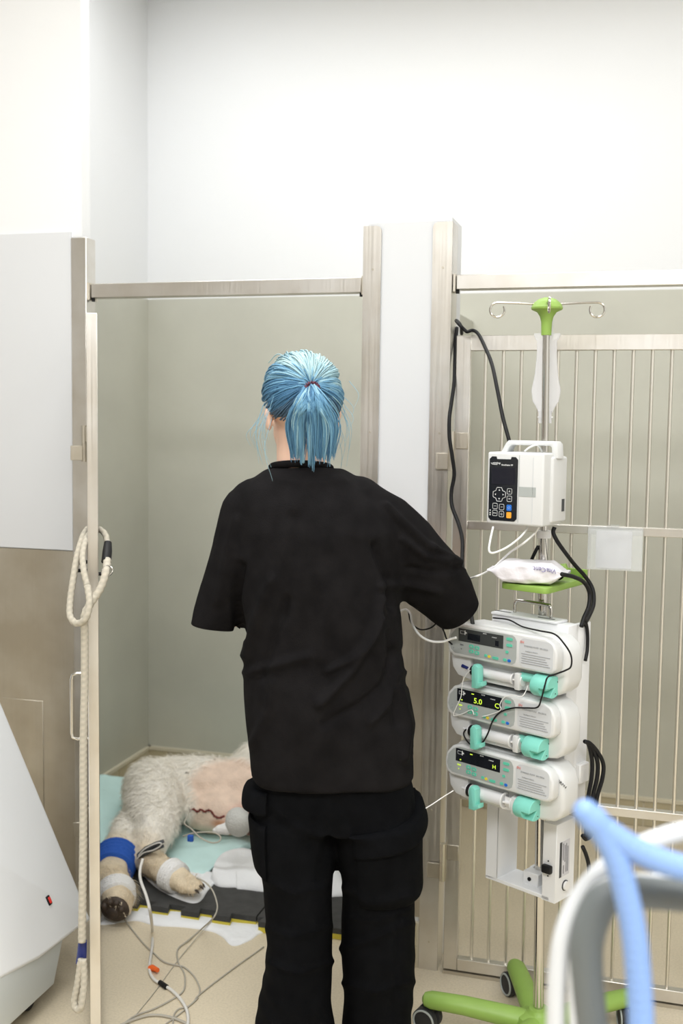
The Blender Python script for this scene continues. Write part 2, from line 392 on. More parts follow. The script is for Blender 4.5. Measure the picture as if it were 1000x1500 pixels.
baseboard('baseboard_right', (-0.683, YB, 0), (1.15, YB, 0), (0, -1, 0))
baseboard('baseboard_left', (XL, 2.985, 0), (XL, YB, 0), (1, 0, 0))

# left pier, runs up to the ceiling; white laminate above, steel sheet below, steel corner post
pl = struct('wall_pier_left', MB().box(-3.2, -1.603, YF+0.005, YF+0.052, 0, CEIL), M['wall'])
obj('white_panel', MB().box(-2.7, -1.636, YF-0.001, YF+0.006, 1.108, 2.03, 0.001, 1), M['panel'], pl, world=True)
sp_ = obj('steel_sheet', MB().box(-2.7, -1.636, YF+0.000, YF+0.006, 0.0, 1.106), M['steel_dull'], pl, world=True, smooth=False)
a0 = onY(63, 1027, YF); a1 = onY(0, 1180, YF)
ap = MB().box(-2.0, a0[0], YF-0.002, YF+0.001, 0.2, a0[2], 0.0006, 1)
obj('access_cover', ap, M['steel_dull'], sp_, world=True)
obj('corner_post', MB().box(-1.634, -1.585, YF-0.006, YF+0.05, 0, 2.012, 0.002, 1), M['steel'], pl, world=True)

# middle pier between the two pens
pc = struct('wall_pier_middle', MB().box(-0.758, -0.530, YF+0.006, 3.0, 0, 2.03), M['wall'])
obj('white_panel', MB().box(-0.752, -0.538, YF-0.002, YF+0.007, 1.10, 2.022, 0.001, 1), M['panel'], pc, world=True)
obj('steel_sheet', MB().box(-0.752, -0.538, YF+0.001, YF+0.007, 0.142, 1.098), M['steel_dull'], pc, world=True, smooth=False)
bb = obj('base_tile_backing', MB().box(-0.716, -0.579, YF-0.004, YF+0.006, 0, 0.128), M['grout'], pc, world=True, smooth=False)
for q in range(2): obj('tile', MB().box(-0.714, -0.585, YF-0.010, YF-0.003, 0.002+0.064*q, 0.062+0.064*q), M['tile'], bb, world=True, smooth=False)
def guard(x0, x1, outer, z1):
    r = 0.012; t = 0.002
    if outer < 0: o = [(x0, 0), (x1, 0), (x1, z1-r), (x1-r*0.3, z1-r*0.3), (x1-r, z1), (x0, z1)]
    else: o = [(x0, 0), (x1, 0), (x1, z1), (x0+r, z1), (x0+r*0.3, z1-r*0.3), (x0, z1-r)]
    mb = MB().prism(o, YF-0.007, YF-0.003)
    xe = x0 if outer < 0 else x1
    mb.box(xe-(0.002 if outer > 0 else 0), xe+(0.002 if outer < 0 else 0), YF-0.005, YF+0.07, 0, z1)
    g = obj('corner_guard', mb, M['steel'], pc, world=True, smooth=False)
    for z in (1.9, 1.47, 0.95, 0.45, 0.08):
        obj('screw', MB().cyl(((x0+x1)/2+0.002, YF-0.0085, z), ((x0+x1)/2+0.002, YF-0.006, z), 0.0028, 10), M['steel_dull'], g, world=True)
guard(-0.765, -0.716, -1, 2.013); guard(-0.578, -0.526, 1, 2.017)
obj('top_bolt', MB().box(-0.640, -0.622, 2.89, 2.92, 2.03, 2.036), M['steel_dull'], pc, world=True, smooth=False)
# right pier, beyond the frame
pr = struct('wall_pier_right', MB().box(0.335, 0.50, YF+0.006, 3.0, 0, 2.03), M['wall'])
obj('corner_post', MB().box(0.325, 0.375, YF-0.006, YF+0.05, 0, 2.012, 0.002, 1), M['steel'], pr, world=True)

# ================================================================ FENCES AND GATES
def top_rail(x0, x1, z0, z1, label):
    t = thing('top_rail', label, 'rail', ((x0+x1)/2, YF+0.03, z0))
    obj('square_tube', MB().box(x0+0.008, x1-0.008, YF+0.008, YF+0.048, z0, z1, 0.0015, 1), M['steel'], t, world=True)
    for x, s in ((x0, 1), (x1, -1)):
        obj('end_bracket', MB().box(x, x+s*0.006, YF+0.004, YF+0.052, z0-0.006, z1+0.003), M['steel_dull'], t, world=True, smooth=False)
        obj('bracket_bolt', MB().cyl((x+s*0.010, YF+0.018, z0-0.010), (x+s*0.010, YF+0.018, z0+0.002), 0.005, 8), M['black'], t, world=True)
    return t
top_rail(-1.585, -0.765, 1.842, 1.882, 'square steel top rail above the opening with the sleeping dog')
top_rail(-0.524, 0.325, 1.845, 1.882, 'square steel top rail above the barred gate')

def gate(loc, rotz, W, label, hinge_side):
    t = thing('pen_gate', label, 'gate', loc, rotz)
    st, th, H = 0.038, 0.024, 1.724
    def fr(x0, x1, z0, z1, nm): return obj(nm, MB().box(x0, x1, 0, th, z0, z1, 0.0012, 1), M['steel'], t)
    fr(0, st, 0.012, H, 'stile'); fr(W-st, W, 0.012, H, 'stile')
    fr(st, W-st, H-0.039, H, 'rail'); fr(st, W-st, 0.012, 0.045, 'rail')
    fr(st, W-st, 1.219, 1.241, 'rail'); fr(st, W-st, 0.490, 0.513, 'rail')
    bar = None; x = 0.0755
    while x < W-st-0.015:
        if bar is None: bar = obj('bar', MB().cyl((0, 0, 0.043), (0, 0, H-0.036), 0.0046, 10), M['bar_steel'], t); bar.location = (x, th/2, 0)
        else: copy_piece(bar, (x, th/2, 0))
        x += 0.0463
    for z in (1.372, 0.262):
        h = obj('hinge', MB().cyl((-0.006, -0.008, z), (-0.006, -0.008, z+0.052), 0.0085, 12).cyl((-0.006, -0.008, z+0.0525), (-0.006, -0.008, z+0.104), 0.0085, 12), M['steel_dull'], t)
        obj('hinge_leaf', MB().box(0.004, 0.036, -0.004, 0.001, z+0.058, z+0.100, 0.001, 1), M['steel_dull'], h)
        if hinge_side: obj('hinge_leaf', MB().box(-0.048, -0.014, -0.008, -0.002, z+0.004, z+0.046, 0.001, 1), M['steel_dull'], h)
        else: obj('hinge_leaf', MB().box(-0.002, 0.004, -0.046, -0.012, z+0.004, z+0.046, 0.001, 1), M['steel_dull'], h)
    return t
g1 = gate((-0.509, YF-0.010, 0), 0, 0.825, 'barred steel gate standing shut behind the wheeled drip stand', True)
obj('threshold', MB().box(0, 0.825, -0.004, 0.03, 0.0, 0.009), M['steel_dull'], g1, smooth=False)
GA = -math.atan2(0.874, 0.486)
g2 = gate((-1.572, YF-0.03, 0), GA, 0.79, 'steel gate swung wide open, seen edge-on with a rope hung on it', False)
# pull handle and coat bolts on the open gate
zt, zb = onD(110, 990, 2.4)[2], onD(110, 1090, 2.4)[2]
hp = [(0.772, 0, zt), (0.772, -0.024, zt), (0.772, -0.034, zt-0.004), (0.772, -0.036, zt-0.014), (0.772, -0.036, zb+0.014), (0.772, -0.034, zb+0.004), (0.772, -0.024, zb), (0.772, 0, zb)]
obj('pull_handle', MB().tube(hp, 0.0032, 8), M['chrome'], g2)
for z, ln in ((1.182, 0.016), (1.163, 0.026)):
    obj('bolt', MB().cyl((0.775, 0.0, z), (0.775, -ln, z), 0.004, 10).cyl((0.775, -ln, z), (0.775, -ln-0.005, z), 0.0062, 6), M['black'], g2)
obj('bolt', MB().cyl((0.775, 0.024, 1.155), (0.775, 0.040, 1.155), 0.004, 10), M['black'], g2)

# acrylic sleeve with a sheet of paper hooked on the gate
hx0, hx1, hz0, hz1 = -0.158, -0.024, 1.133, 1.242
t = thing('document_holder', 'clear acrylic document holder hooked on the middle rail of the barred gate', 'document holder', ((hx0+hx1)/2, YF-0.03, hz0))
obj('back_sheet', MB().box(hx0, hx1, YF-0.020, YF-0.018, hz0, hz1), M['acrylic'], t, world=True, smooth=False)
obj('front_sheet', MB().box(hx0, hx1, YF-0.036, YF-0.034, hz0, hz1-0.006), M['acrylic'], t, world=True, smooth=False)
obj('bottom_fold', MB().box(hx0, hx1, YF-0.034, YF-0.020, hz0, hz0+0.003), M['acrylic'], t, world=True, smooth=False)
for x in (hx0, hx1-0.003): obj('side_fold', MB().box(x, x+0.003, YF-0.034, YF-0.020, hz0+0.003, hz1-0.004), M['acrylic'], t, world=True, smooth=False)
obj('hook_strip', MB().box(hx0+0.045, hx0+0.075, YF-0.022, YF+0.016, hz1-0.001, hz1+0.002), M['acrylic'], t, world=True, smooth=False)
tag(obj('paper_sheet', MB().grid(lambda u, v: (hx0+0.020+0.088*u, YF-0.027-0.003*math.sin(3.2*u+2*v), hz0+0.004+0.095*v), 12, 10).grid(lambda u, v: (hx0+0.020+0.088*u, YF-0.0264-0.003*math.sin(3.2*u+2*v), hz0+0.004+0.095*v), 12, 10), M['paper']), 'crumpled white paper inside the clear holder on the gate', 'paper')

# ================================================================ ROPE LEAD
def braid(mb_pts, r, n=10):
    # twisted lay: surface radius modulated along the rope, colour in the grooves
    P = smooth_path(mb_pts, 14); L = 0; vs_r = []; 
    d = [0]
    for a, b in zip(P[:-1], P[1:]): d.append(d[-1]+np.linalg.norm(b-a))
    m = max(8, int(d[-1]/0.0035)); out = []; s = np.linspace(0, d[-1], m); A = np.array(P)
    Q = np.stack([np.interp(s, d, A[:, k]) for k in range(3)], 1)
    mb = MB(); mb.tube(Q, r, n); V = np.array(mb.v); col = []
    for i in range(m):
        for j in range(n):
            ph = math.sin(2*math.pi*(s[i]/0.013)+2*2*math.pi*j/n)*0.5+math.sin(2*math.pi*(s[i]/0.013)-2*2*math.pi*j/n)*0.5
            V[i*n+j] = Q[i]+(V[i*n+j]-Q[i])*(1+0.10*ph); c = 0.86+0.14*ph; col.append((0.52*c, 0.48*c, 0.395*c))
    mb.v = [tuple(v) for v in V]; return mb, np.array(col)
RD = 2.36
def rp(px, py, D=RD): return onD(px, py, D)
rt_ = thing('rope_lead', 'cream braided rope lead hanging looped on the open gate', 'rope', tuple(rp(117, 1478)))
def rope_part(name, pts, r):
    mb, col = braid(pts, r); o = obj(name, mb, None, rt_, world=True, angle=180); set_col(o.data, col); o.data.materials.append(M['rope']); return o
rope_part('rope', [rp(128, 858, 2.34), rp(123, 838, 2.35), rp(121, 812, 2.37), rp(127, 788, 2.40), rp(137, 779, 2.43), rp(147, 776, 2.43), rp(155, 785, 2.42), rp(157, 797, 2.41)], 0.0068)
rope_part('rope', [rp(157, 820, 2.38), rp(155, 838, 2.35), rp(147, 862, 2.335), rp(132, 885, 2.325), rp(124, 902, 2.32), rp(124, 930, 2.33), rp(124, 1000, 2.335), rp(122, 1100, 2.335), rp(122, 1200, 2.335), rp(121, 1300, 2.335), rp(120, 1380, 2.335)], 0.0085)
rope_part('rope', [rp(128, 858, 2.33), rp(131, 882, 2.315), rp(126, 905, 2.31), rp(113, 913, 2.32), rp(103, 903, 2.335), rp(103, 880, 2.35), rp(107, 850, 2.36), rp(113, 815, 2.38), rp(122, 785, 2.41), rp(132, 772, 2.44), rp(143, 770, 2.44)], 0.0072)
rope_part('rope', [rp(119, 1405, 2.335), rp(114, 1440, 2.335), rp(109, 1466, 2.335), rp(112, 1478, 2.33), rp(119, 1474, 2.325), rp(123, 1440, 2.33), rp(122, 1405, 2.335)], 0.0075)
obj('ferrule', MB().tube([rp(158, 795, 2.41), rp(157, 808, 2.395), rp(155.5, 823, 2.38)], [0.0085, 0.0105, 0.0108], 14), M['black'], rt_, world=True)
obj('ferrule', MB().tube([rp(121, 1378), rp(120, 1395), rp(118.5, 1411)], [0.0092, 0.0105, 0.0112], 14), M['navy'], rt_, world=True)
c = rp(157, 836, 2.35); rg = [c+0.011*(math.cos(a)*_r0+math.sin(a)*np.array([0, 0, 1.0])+0.5*math.sin(a)*fw) for a in np.linspace(0, 2*math.pi, 20)[:-1]]
obj('ring', MB().tube(rg, 0.0018, 8, closed=True), M['chrome'], rt_, world=True)

# ================================================================ WHITE WHEELED MACHINE AT LEFT
mx0, mx1 = -1.86, -1.415
MK, MZ = 0.42, 0.17                    # the side shell leans inwards towards its top
def mz(px, py):
    d = ray(px, py); n = np.array([1.0, 0, MK]); o = np.array([mx1, 0, MZ]); q = CAM+d*(((o-CAM)@n)/(d@n)); return (q[1], q[2])
t = thing('medical_cabinet', 'white slope-sided machine on castors with a small red rocker switch', 'machine', ((mx0+mx1)/2, 2.1, 0))
q0, q1, q2, q3 = mz(0, 1022), mz(131, 1338), mz(117, 1361), mz(0, 1437)
sl = (q0[1]-q1[1])/(q0[0]-q1[0]); ytop = q0[0]+(1.12-q0[1])/sl
prof = [q1, (q1[0]+0.002, q1[1]-0.02), q2, (mz(60, 1405)[0], mz(60, 1405)[1]), q3, (1.62, q3[1]+0.03), (1.50, 0.34), (1.50, 1.12), (ytop, 1.12)]
ms = MB().prism(prof, mx0, mx1, 'yz', bev=0.012, seg=3)
ms.v = [(x-MK*(z-MZ)*(1 if x > (mx0+mx1)/2 else -0.3), y, z) for x, y, z in ms.v]
obj('upper_shell', ms, M['machine'], t, world=True)
b0 = mz(101, 1383); b1 = mz(112, 1430)
zb_ = 0.055
obj('lower_shell', MB().prism([(b1[0]-0.02, zb_), (b0[0]+0.02, q2[1]+0.02), (1.6, q3[1]+0.03), (1.6, zb_)], mx0+0.02, mx1-0.012, 'yz', bev=0.006), M['machine_shaded'], t, world=True)
sw = mz(71, 1319); nrm_a = math.atan2(q1[1]-q0[1], q1[0]-q0[0])
s_ = obj('rocker_switch', MB().box(-0.012, 0.012, -0.0065, 0.0065, -0.001, 0.004, 0.001, 1), M['black'], t)
s_.matrix_basis = Matrix.Translation((mx1-(mx0+mx1)/2-MK*(sw[1]-MZ), sw[0]-2.1, sw[1])) @ Matrix.Rotation(-math.atan(MK), 4, 'Y') @ Matrix(((0, 0, 1, 0), (math.cos(nrm_a), -math.sin(nrm_a), 0, 0), (math.sin(nrm_a), math.cos(nrm_a), 0, 0), (0, 0, 0, 1)))
r_ = obj('rocker', MB().box(-0.008, 0.008, -0.004, 0.004, 0.003, 0.0065, 0.001, 1), M['red_led'], s_); r_['label'] = 'red lit rocker'
for (x, y) in ((mx1-0.07, b1[0]-0.06), (mx0+0.07, b1[0]-0.06), (mx1-0.07, 1.68), (mx0+0.07, 1.68)):
    cs = obj('castor', MB().lathe((x, y, 0.028), [(0.010, -0.013), (0.026, -0.012), (0.028, -0.006), (0.028, 0.006), (0.026, 0.012), (0.010, 0.013)], 20, 'x'), M['rubber'], t, world=True)
    obj('castor_fork', MB().box(x-0.02, x+0.02, y-0.02, y+0.02, 0.040, 0.062, 0.004, 2), M['black'], cs, world=True)

# ================================================================ DRIP STAND
HB = np.array([-0.222, 2.55, 0.0])
ptop = onY(800, 470, 2.55); tilt = (ptop[0]-HB[0])/ptop[2]
def pole_at(z): return np.array([HB[0]+tilt*z, HB[1], z])
st = thing('drip_stand', 'steel drip stand on five green legs with a green hook head', 'drip stand', tuple(HB))
obj('hub', MB().lathe((0, 0, 0), [(0.03, 0.045), (0.052, 0.05), (0.056, 0.07), (0.050, 0.084), (0.030, 0.092), (0.028, 0.094), (0.024, 0.102), (0.014, 0.104)], 28), M['green'], st)
for k in range(5):
    a = math.radians(181-69+k*72-2); d = np.array([math.cos(a), math.sin(a), 0])
    if k == 1: d = np.array([-1, 0.0, 0])
    R_ = 0.240 if k == 0 else 0.262
    pts = [d*0.03+[0, 0, 0.066], d*0.10+[0, 0, 0.072], d*0.18+[0, 0, 0.078], d*R_+[0, 0, 0.079], d*(R_+0.016)+[0, 0, 0.078], d*(R_+0.022)+[0, 0, 0.077]]
    lg = obj('leg', MB().tube(pts, [0.030, 0.028, 0.026, 0.0245, 0.019, 0.008], 16, flat=0.85), M['green'], st)
    side = np.array([-d[1], d[0], 0]); cpos = d*(R_-0.002)+np.array([0, 0, 0.031])
    wa = math.radians(35+40*k); ax = np.array([math.cos(wa), math.sin(wa), 0]); off = np.array([-ax[1], ax[0], 0])*0.012
    cs = MB()
    for sgn in (-1, 1):
        cc = cpos+off+ax*0.0145*sgn
        cs.tube([cc-ax*0.009, cc-ax*0.007, cc+ax*0.007, cc+ax*0.009], [0.027, 0.031, 0.031, 0.027], 24)
    co = obj('castor', cs, M['rubber'], st)
    for sgn in (-1, 1):
        cc = cpos+off+ax*(0.0145*sgn+0.0095*sgn); ring = [cc+0.0265*(np.array([0, 0, 1])*math.cos(b)+np.cross(ax, [0, 0, 1])*math.sin(b)) for b in np.linspace(0, 2*math.pi, 28)[:-1]]
        obj('tread_ring', MB().tube(ring, 0.0026, 6, closed=True), M['grey_panel'], co)
    obj('stem', MB().cyl(d*(R_-0.002)+[0, 0, 0.05], d*(R_-0.002)+[0, 0, 0.072], 0.007, 10), M['black'], co)
def stand_w(p): return tuple(p)
obj('lower_pole', MB().cyl(pole_at(0.095), pole_at(1.245), 0.0122, 20), M['chrome'], st, world=True)
obj('pole_collar', MB().cyl(pole_at(1.235), pole_at(1.252), 0.0165, 20), M['white_plastic'], st, world=True)
obj('upper_pole', MB().cyl(pole_at(1.24), pole_at(1.72), 0.0082, 16), M['chrome'], st, world=True)
hc = pole_at(1.70)
hd = obj('hook_head', MB().lathe(hc, [(0.0115, 0.0), (0.012, 0.018), (0.0125, 0.030), (0.0155, 0.042), (0.022, 0.052), (0.035, 0.058), (0.036, 0.062), (0.030, 0.073), (0.020, 0.081), (0.008, 0.085)], 28), M['green'], st, world=True)
for a in (8, 98, 188, 278):
    ar = math.radians(a); d = np.array([math.cos(ar), math.sin(ar), 0]); z = hc[2]+0.070; ln = 0.112
    pts = [hc*[1, 1, 0]+d*0.02+[0, 0, z], hc*[1, 1, 0]+d*0.07+[0, 0, z+0.003], hc*[1, 1, 0]+d*ln+[0, 0, z+0.004]]
    for q in np.linspace(90, -210, 16): pts.append(hc*[1, 1, 0]+d*(ln+0.0165*math.cos(math.radians(q)))+np.array([0, 0, z-0.0125+0.0165*math.sin(math.radians(q))]))
    obj('hook', MB().tube(pts, 0.0026, 8), M['chrome'], hd, world=True)
# tray on the stand
tz = 1.122
tr = thing('stand_tray', 'small lime green tray clamped to the drip stand pole', 'tray', tuple(pole_at(tz)))
c0, c1, c2, c3 = onZ(731, 853, tz+0.014)[:2], onZ(801, 862, tz+0.014)[:2], onZ(861, 846, tz+0.014)[:2], None
c3 = c0+(c2-c1)
def rnd(poly, r, n=4):
    out = []; k = len(poly)
    for i in range(k):
        p = np.array(poly[i]); a = np.array(poly[i-1])-p; b = np.array(poly[(i+1) % k])-p; a = a/np.linalg.norm(a)*r; b = b/np.linalg.norm(b)*r
        for q in range(n+1): t = q/n; out.append(tuple((1-t)**2*(p+a)+2*t*(1-t)*p+t*t*(p+b)))
    return out
obj('tray_plate', MB().prism(rnd([c0, c1, c2, c3], 0.02), tz, tz+0.014, 'xy', bev=0.002, seg=2), M['green'], tr, world=True)
e1, e2 = c2-c1, c0-c1; e1 = e1/np.linalg.norm(e1); e2 = e2/np.linalg.norm(e2)
rim = [c2-e1*0.004, c2-e1*0.004+e2*0.16, c2-e1*0.016+e2*0.16, c2-e1*0.016]
obj('tray_rim', MB().prism(rim, tz+0.013, tz+0.034, 'xy', bev=0.002, seg=2), M['green'], tr, world=True)
pk = pole_at(tz)
obj('tray_socket', MB().lathe(pk, [(0.021, 0.012), (0.023, 0.016), (0.022, 0.036), (0.0135, 0.038)], 24), M['green'], tr, world=True)
kd = np.array([math.cos(math.radians(-2)), math.sin(math.radians(-2)), 0])
obj('clamp_grip', MB().tube([pk+kd*0.018+[0, 0, 0.030], pk+kd*0.035+[0, 0, 0.045], pk+kd*0.046+[0, 0, 0.048], pk+kd*0.054+[0, 0, 0.034]], [0.008, 0.010, 0.010, 0.007], 12), M['green'], tr, world=True)
obj('clamp_knob', MB().cyl(pk+kd*0.034+[0, -0.012, 0.030], pk+kd*0.040+[0, 0.012, 0.034], 0.013, 14), M['black'], tr, world=True)
# pack of wipes
wc = onZ(770, 838, tz+0.03)
wp = thing('wipes_pack', 'soft white and lilac pack of wipes lying on the green tray', 'wipes', (wc[0]+0.014, min(wc[1], pole_at(tz)[1]-0.058), tz+0.015), math.radians(-3))
def wipes(u, v):
    # closed pillow: u around, v along x, crimped flat at both ends
    x = -0.098+0.196*v; e = min(v, 1-v)*2; h = 0.0225*min(1.0, max(0.04, (e-0.10)*3.2))**0.7
    wy = 0.046*(0.80+0.20*min(1, e*4)); a = 2*math.pi*u
    ca, sa = math.cos(a), math.sin(a); y = wy*math.copysign(abs(ca)**0.5, ca); z = h*math.copysign(abs(sa)**0.5, sa)
    wr_ = 0.0012*math.sin(60*x+9*a)+0.0010*math.sin(130*x-5*a)
    return (x, y+wr_, 0.021+z*1.05+wr_*0.5*(1 if sa > 0 else 0.2)-0.004*e*(1 if sa < 0 else 0))
wmb = MB().grid(wipes, 36, 40, closed_u=True)
zmin = min(v[2] for v in wmb.v); wmb.v = [(x, y, max(z-zmin, 0.0)) for x, y, z in wmb.v]
wp.scale = (0.92, 0.92, 1.0)
obj('wrapper', wmb, M['wrap'], wp, angle=180)
tm = face_m(0.074, -0.0505, 0.036) @ Matrix.Rotation(math.radians(-18), 4, 'X') @ Matrix.Rotation(math.radians(176), 4, 'Z')
text('VitaCent.', 0.0155, M['purple_ink'], wp, tm, ext=0.0012)

# ---------------------------------------------------------------- infusion pump
ip = thing('infusion_pump', 'white infusion pump with black keypad and carry handle on the drip stand', 'infusion pump', tuple(pole_at(1.272)), math.radians(-19.5))
ix0, ix1, ih = -0.087, 0.052, 0.162
obj('body', MB().box(ix0, ix1, -0.120, -0.022, 0, ih, 0.005, 3).box(ix0+0.012, ix1+0.006, -0.085, -0.008, 0.006, ih-0.008, 0.006, 3), M['pump_white'], ip)
hin = [(ix0+0.006, ih-0.004), (ix0+0.020, ih+0.020), (ix0+0.026, ih+0.026), (ix1+0.002, ih+0.026), (ix1+0.008, ih+0.020), (ix1+0.011, ih-0.012), (ix1-0.004, ih-0.012), (ix1-0.006, ih+0.012), (ix1-0.010, ih+0.0155), (ix0+0.036, ih+0.0155), (ix0+0.030, ih+0.012), (ix0+0.022, ih-0.004)]
obj('carry_handle', MB().prism(hin, -0.072, -0.040, bev=0.003, seg=2), M['pump_white'], ip)
obj('door_seam', MB().box(ix0+0.079, ix0+0.0802, -0.1206, -0.119, 0.006, ih-0.006), M['grey_panel'], ip, smooth=False)
obj('side_seam', MB().box(ix1-0.0262, ix1-0.025, -0.1206, -0.119, 0.006, ih-0.010), M['pale_label'], ip, smooth=False)
kx0, kx1, kz0, kz1 = ix0+0.006, ix0+0.0765, 0.008, 0.152
r = 0.006
ko = [(kx1, kz0+r), (kx1, kz1-r), (kx1-r, kz1), (kx1-0.016, kz1), (kx1-0.0175, kz1-0.0055), (kx0+0.0185, kz1-0.0055), (kx0+0.017, kz1), (kx0+r, kz1), (kx0, kz1-r), (kx0, kz0+r), (kx0+r, kz0), (kx1-r, kz0)]
kp = obj('keypad_panel', MB().prism(ko, -0.1212, -0.119), M['screen'], ip, smooth=False)
KX, KZ = kx1-kx0, kz1-kz0
def kpt(u, v): return (kx0+KX*u, kz0+KZ*(1-v))        # u right, v down, in the panel
sx_, sz_ = kpt(0.52, 0.30)
obj('display', MB().box(kx0+0.006, kx1-0.006, -0.1216, -0.121, kpt(0, 0.43)[1], kpt(0, 0.17)[1]), M['lcd_blue'], kp, smooth=False)
def outline(poly, m, parent, name='key_outline', t=0.0006, y=-0.1215):
    P = [(p[0], y, p[1]) for p in poly]; return obj(name, MB().tube(P, t, 4, closed=True), m, parent)
cx_, cz_ = kpt(0.375, 0.59); a_, b_ = 0.0065, 0.0155
cross = []
for q in range(4):
    an = math.radians(90*q)
    for (px_, pz_) in ((b_, -a_+0.001), (b_, a_-0.001), (b_-0.002, a_+0.0005), (a_+0.002, a_+0.002)):
        cross.append((cx_+px_*math.cos(an)-pz_*math.sin(an), cz_+px_*math.sin(an)+pz_*math.cos(an)))
ok_ = outline(cross, M['white_ink'], kp, 'direction_key')
for q in range(4):
    an = math.radians(90*q); tri = [(0.0115, 0), (0.0085, -0.002), (0.0085, 0.002)]
    obj('arrow', MB().prism([(cx_+x*math.cos(an)-z*math.sin(an), cz_+x*math.sin(an)+z*math.cos(an)) for x, z in tri], -0.1217, -0.121), M['white_ink'], ok_, smooth=False)
for (u, v, s) in ((0.735, 0.535, 'A'), (0.735, 0.65, 'OK'), (0.235, 0.775, '<<'), (0.47, 0.785, '>>'), (0.235, 0.885, 'BOL'), (0.47, 0.895, 'Q')):
    x, z = kpt(u, v); ko_ = outline(rrect(x-0.0058, x+0.0058, z-0.0062, z+0.0062, 0.0022, 3), M['white_ink'], kp, 'key', 0.00045)
    text(s, 0.0062 if len(s) < 2 else 0.0042, M['white_ink'], ko_, face_m(x, -0.1215, z), align='CENTER')
for (u, v, mk) in ((0.735, 0.79, 'blue_key'), (0.735, 0.905, 'orange_key')):
    x, z = kpt(u, v); k_ = obj('key', MB().prism(rrect(x-0.006, x+0.006, z-0.0068, z+0.0068, 0.0022, 3), -0.1222, -0.1205), M[mk], kp, smooth=False)
    k_['label'] = 'blue key' if mk[0] == 'b' else 'orange key'
    if mk[0] == 'b': outline([(x, z+0.003), (x+0.003, z), (x, z-0.003), (x-0.003, z)], M['white_ink'], k_, 'start_symbol', 0.0003, -0.1225)
for v in (0.845, 0.885, 0.915):
    x, z = kpt(0.065, v); obj('indicator', MB().box(x-0.0012, x+0.0012, -0.1216, -0.121, z-0.0015, z+0.0015), M['white_ink'], kp, smooth=False)
x, z = kpt(0.10, 0.105); lg_ = MB().tube([(x-0.003, -0.1215, z+0.001), (x-0.001, -0.1215, z-0.002), (x+0.004, -0.1215, z-0.003), (x+0.013, -0.1215, z-0.003)], 0.0005, 5); obj('logo_swoosh', lg_, M['white_ink'], kp)
text('mindray', 0.0062, M['white_ink'], kp, face_m(x+0.0005, -0.1215, z+0.0005), bold=0.0001)
x, z = kpt(0.43, 0.128); text('BeneFusion VP', 0.0047, M['white_ink'], kp, face_m(x, -0.1215, z), bold=0.0001)
obj('grey_stripe', MB().box(kx1+0.004, ix1-0.030+0.012, -0.1206, -0.119, kz0+KZ*0.395, kz0+KZ*0.545), M['grey_panel'], ip, smooth=False)
obj('side_vent', MB().box(ix1+0.0055, ix1+0.007, -0.035, -0.022, 0.03, 0.058), M['darkgrey'], ip, smooth=False)
obj('pole_clamp', MB().box(-0.022, 0.024, -0.010, 0.018, 0.03, 0.09, 0.004, 2), M['darkgrey'], ip)
# empty drip bag behind the pole
bp0 = pole_at(1.60)
bg = thing('drip_bag', 'empty milky plastic drip bag hanging behind the stand pole', 'drip bag', (bp0[0]-0.002, bp0[1]+0.02, 1.500))
wprof = [(0.0, 0.017), (0.008, 0.019), (0.025, 0.030), (0.05, 0.034), (0.085, 0.027), (0.13, 0.023), (0.165, 0.023), (0.172, 0.030), (0.20, 0.031), (0.205, 0.027)]
def bagf(u, v):
    z = 0.025+0.182*v; wdt = np.interp(z-0.025, [p[0] for p in wprof], [p[1] for p in wprof]); a = 2*math.pi*u
    return (wdt*math.cos(a), 0.004*math.sin(a)*(1 if 0.05 < v < 0.95 else 0.3)+0.012+0.003*math.sin(9*z*3), z)
obj('bag', MB().grid(bagf, 24, 30, closed_u=True), M['bag'], bg, angle=180)
for s in (-1, 1):
    prt = obj('port', MB().cyl((s*0.011, 0.012, 0.0), (s*0.011, 0.012, 0.028), 0.0042, 12), M['bag'], bg)
    obj('port_wing', MB().box(s*0.011-0.007, s*0.011+0.007, 0.010, 0.014, 0.012, 0.0155, 0.0008, 1), M['white_plastic'], prt)
obj('hanger_loop', MB().tube(smooth_path([(-0.012, 0.012, 0.205), (-0.010, 0.014, 0.24), (0.0, 0.05, 0.272), (0.010, 0.014, 0.24), (0.012, 0.012, 0.205)], 5), 0.0016, 6), M['bag'], bg)

# ---------------------------------------------------------------- rack with three syringe pumps
RK = math.radians(-28); rk0 = pole_at(0.80)+np.array([0.002, 0, 0])
def RW(x, y, z): # rack local -> world
    return (rk0[0]+x*math.cos(RK)-y*math.sin(RK), rk0[1]+x*math.sin(RK)+y*math.cos(RK), z)
rk = thing('pump_rack', 'white upright rack clamped low on the drip stand carrying syringe pumps', 'pump rack', (rk0[0], rk0[1], 0.41), RK)
Zr = 0.41
CX0, CX1, CY0, CY1 = -0.110, 0.100, -0.060, -0.0165
obj('column', MB().box(CX0, CX1, CY0, CY1, 0.612-Zr, 1.050-Zr, 0.003, 2).box(CX1-0.012, CX1, CY1-0.002, 0.035, 0.612-Zr, 1.050-Zr, 0.003, 2), M['powder'], rk)
obj('top_plate', MB().box(CX0, CX1-0.03, CY0-0.004, CY1+0.001, 1.050-Zr, 1.056-Zr, 0.0015, 1), M['powder'], rk)
for x in (-0.09, 0.03): obj('top_slot', MB().box(x-0.022, x+0.022, -0.045, -0.040, 1.0555-Zr, 1.0568-Zr), M['darkgrey'], rk, smooth=False)
hz = 1.056-Zr
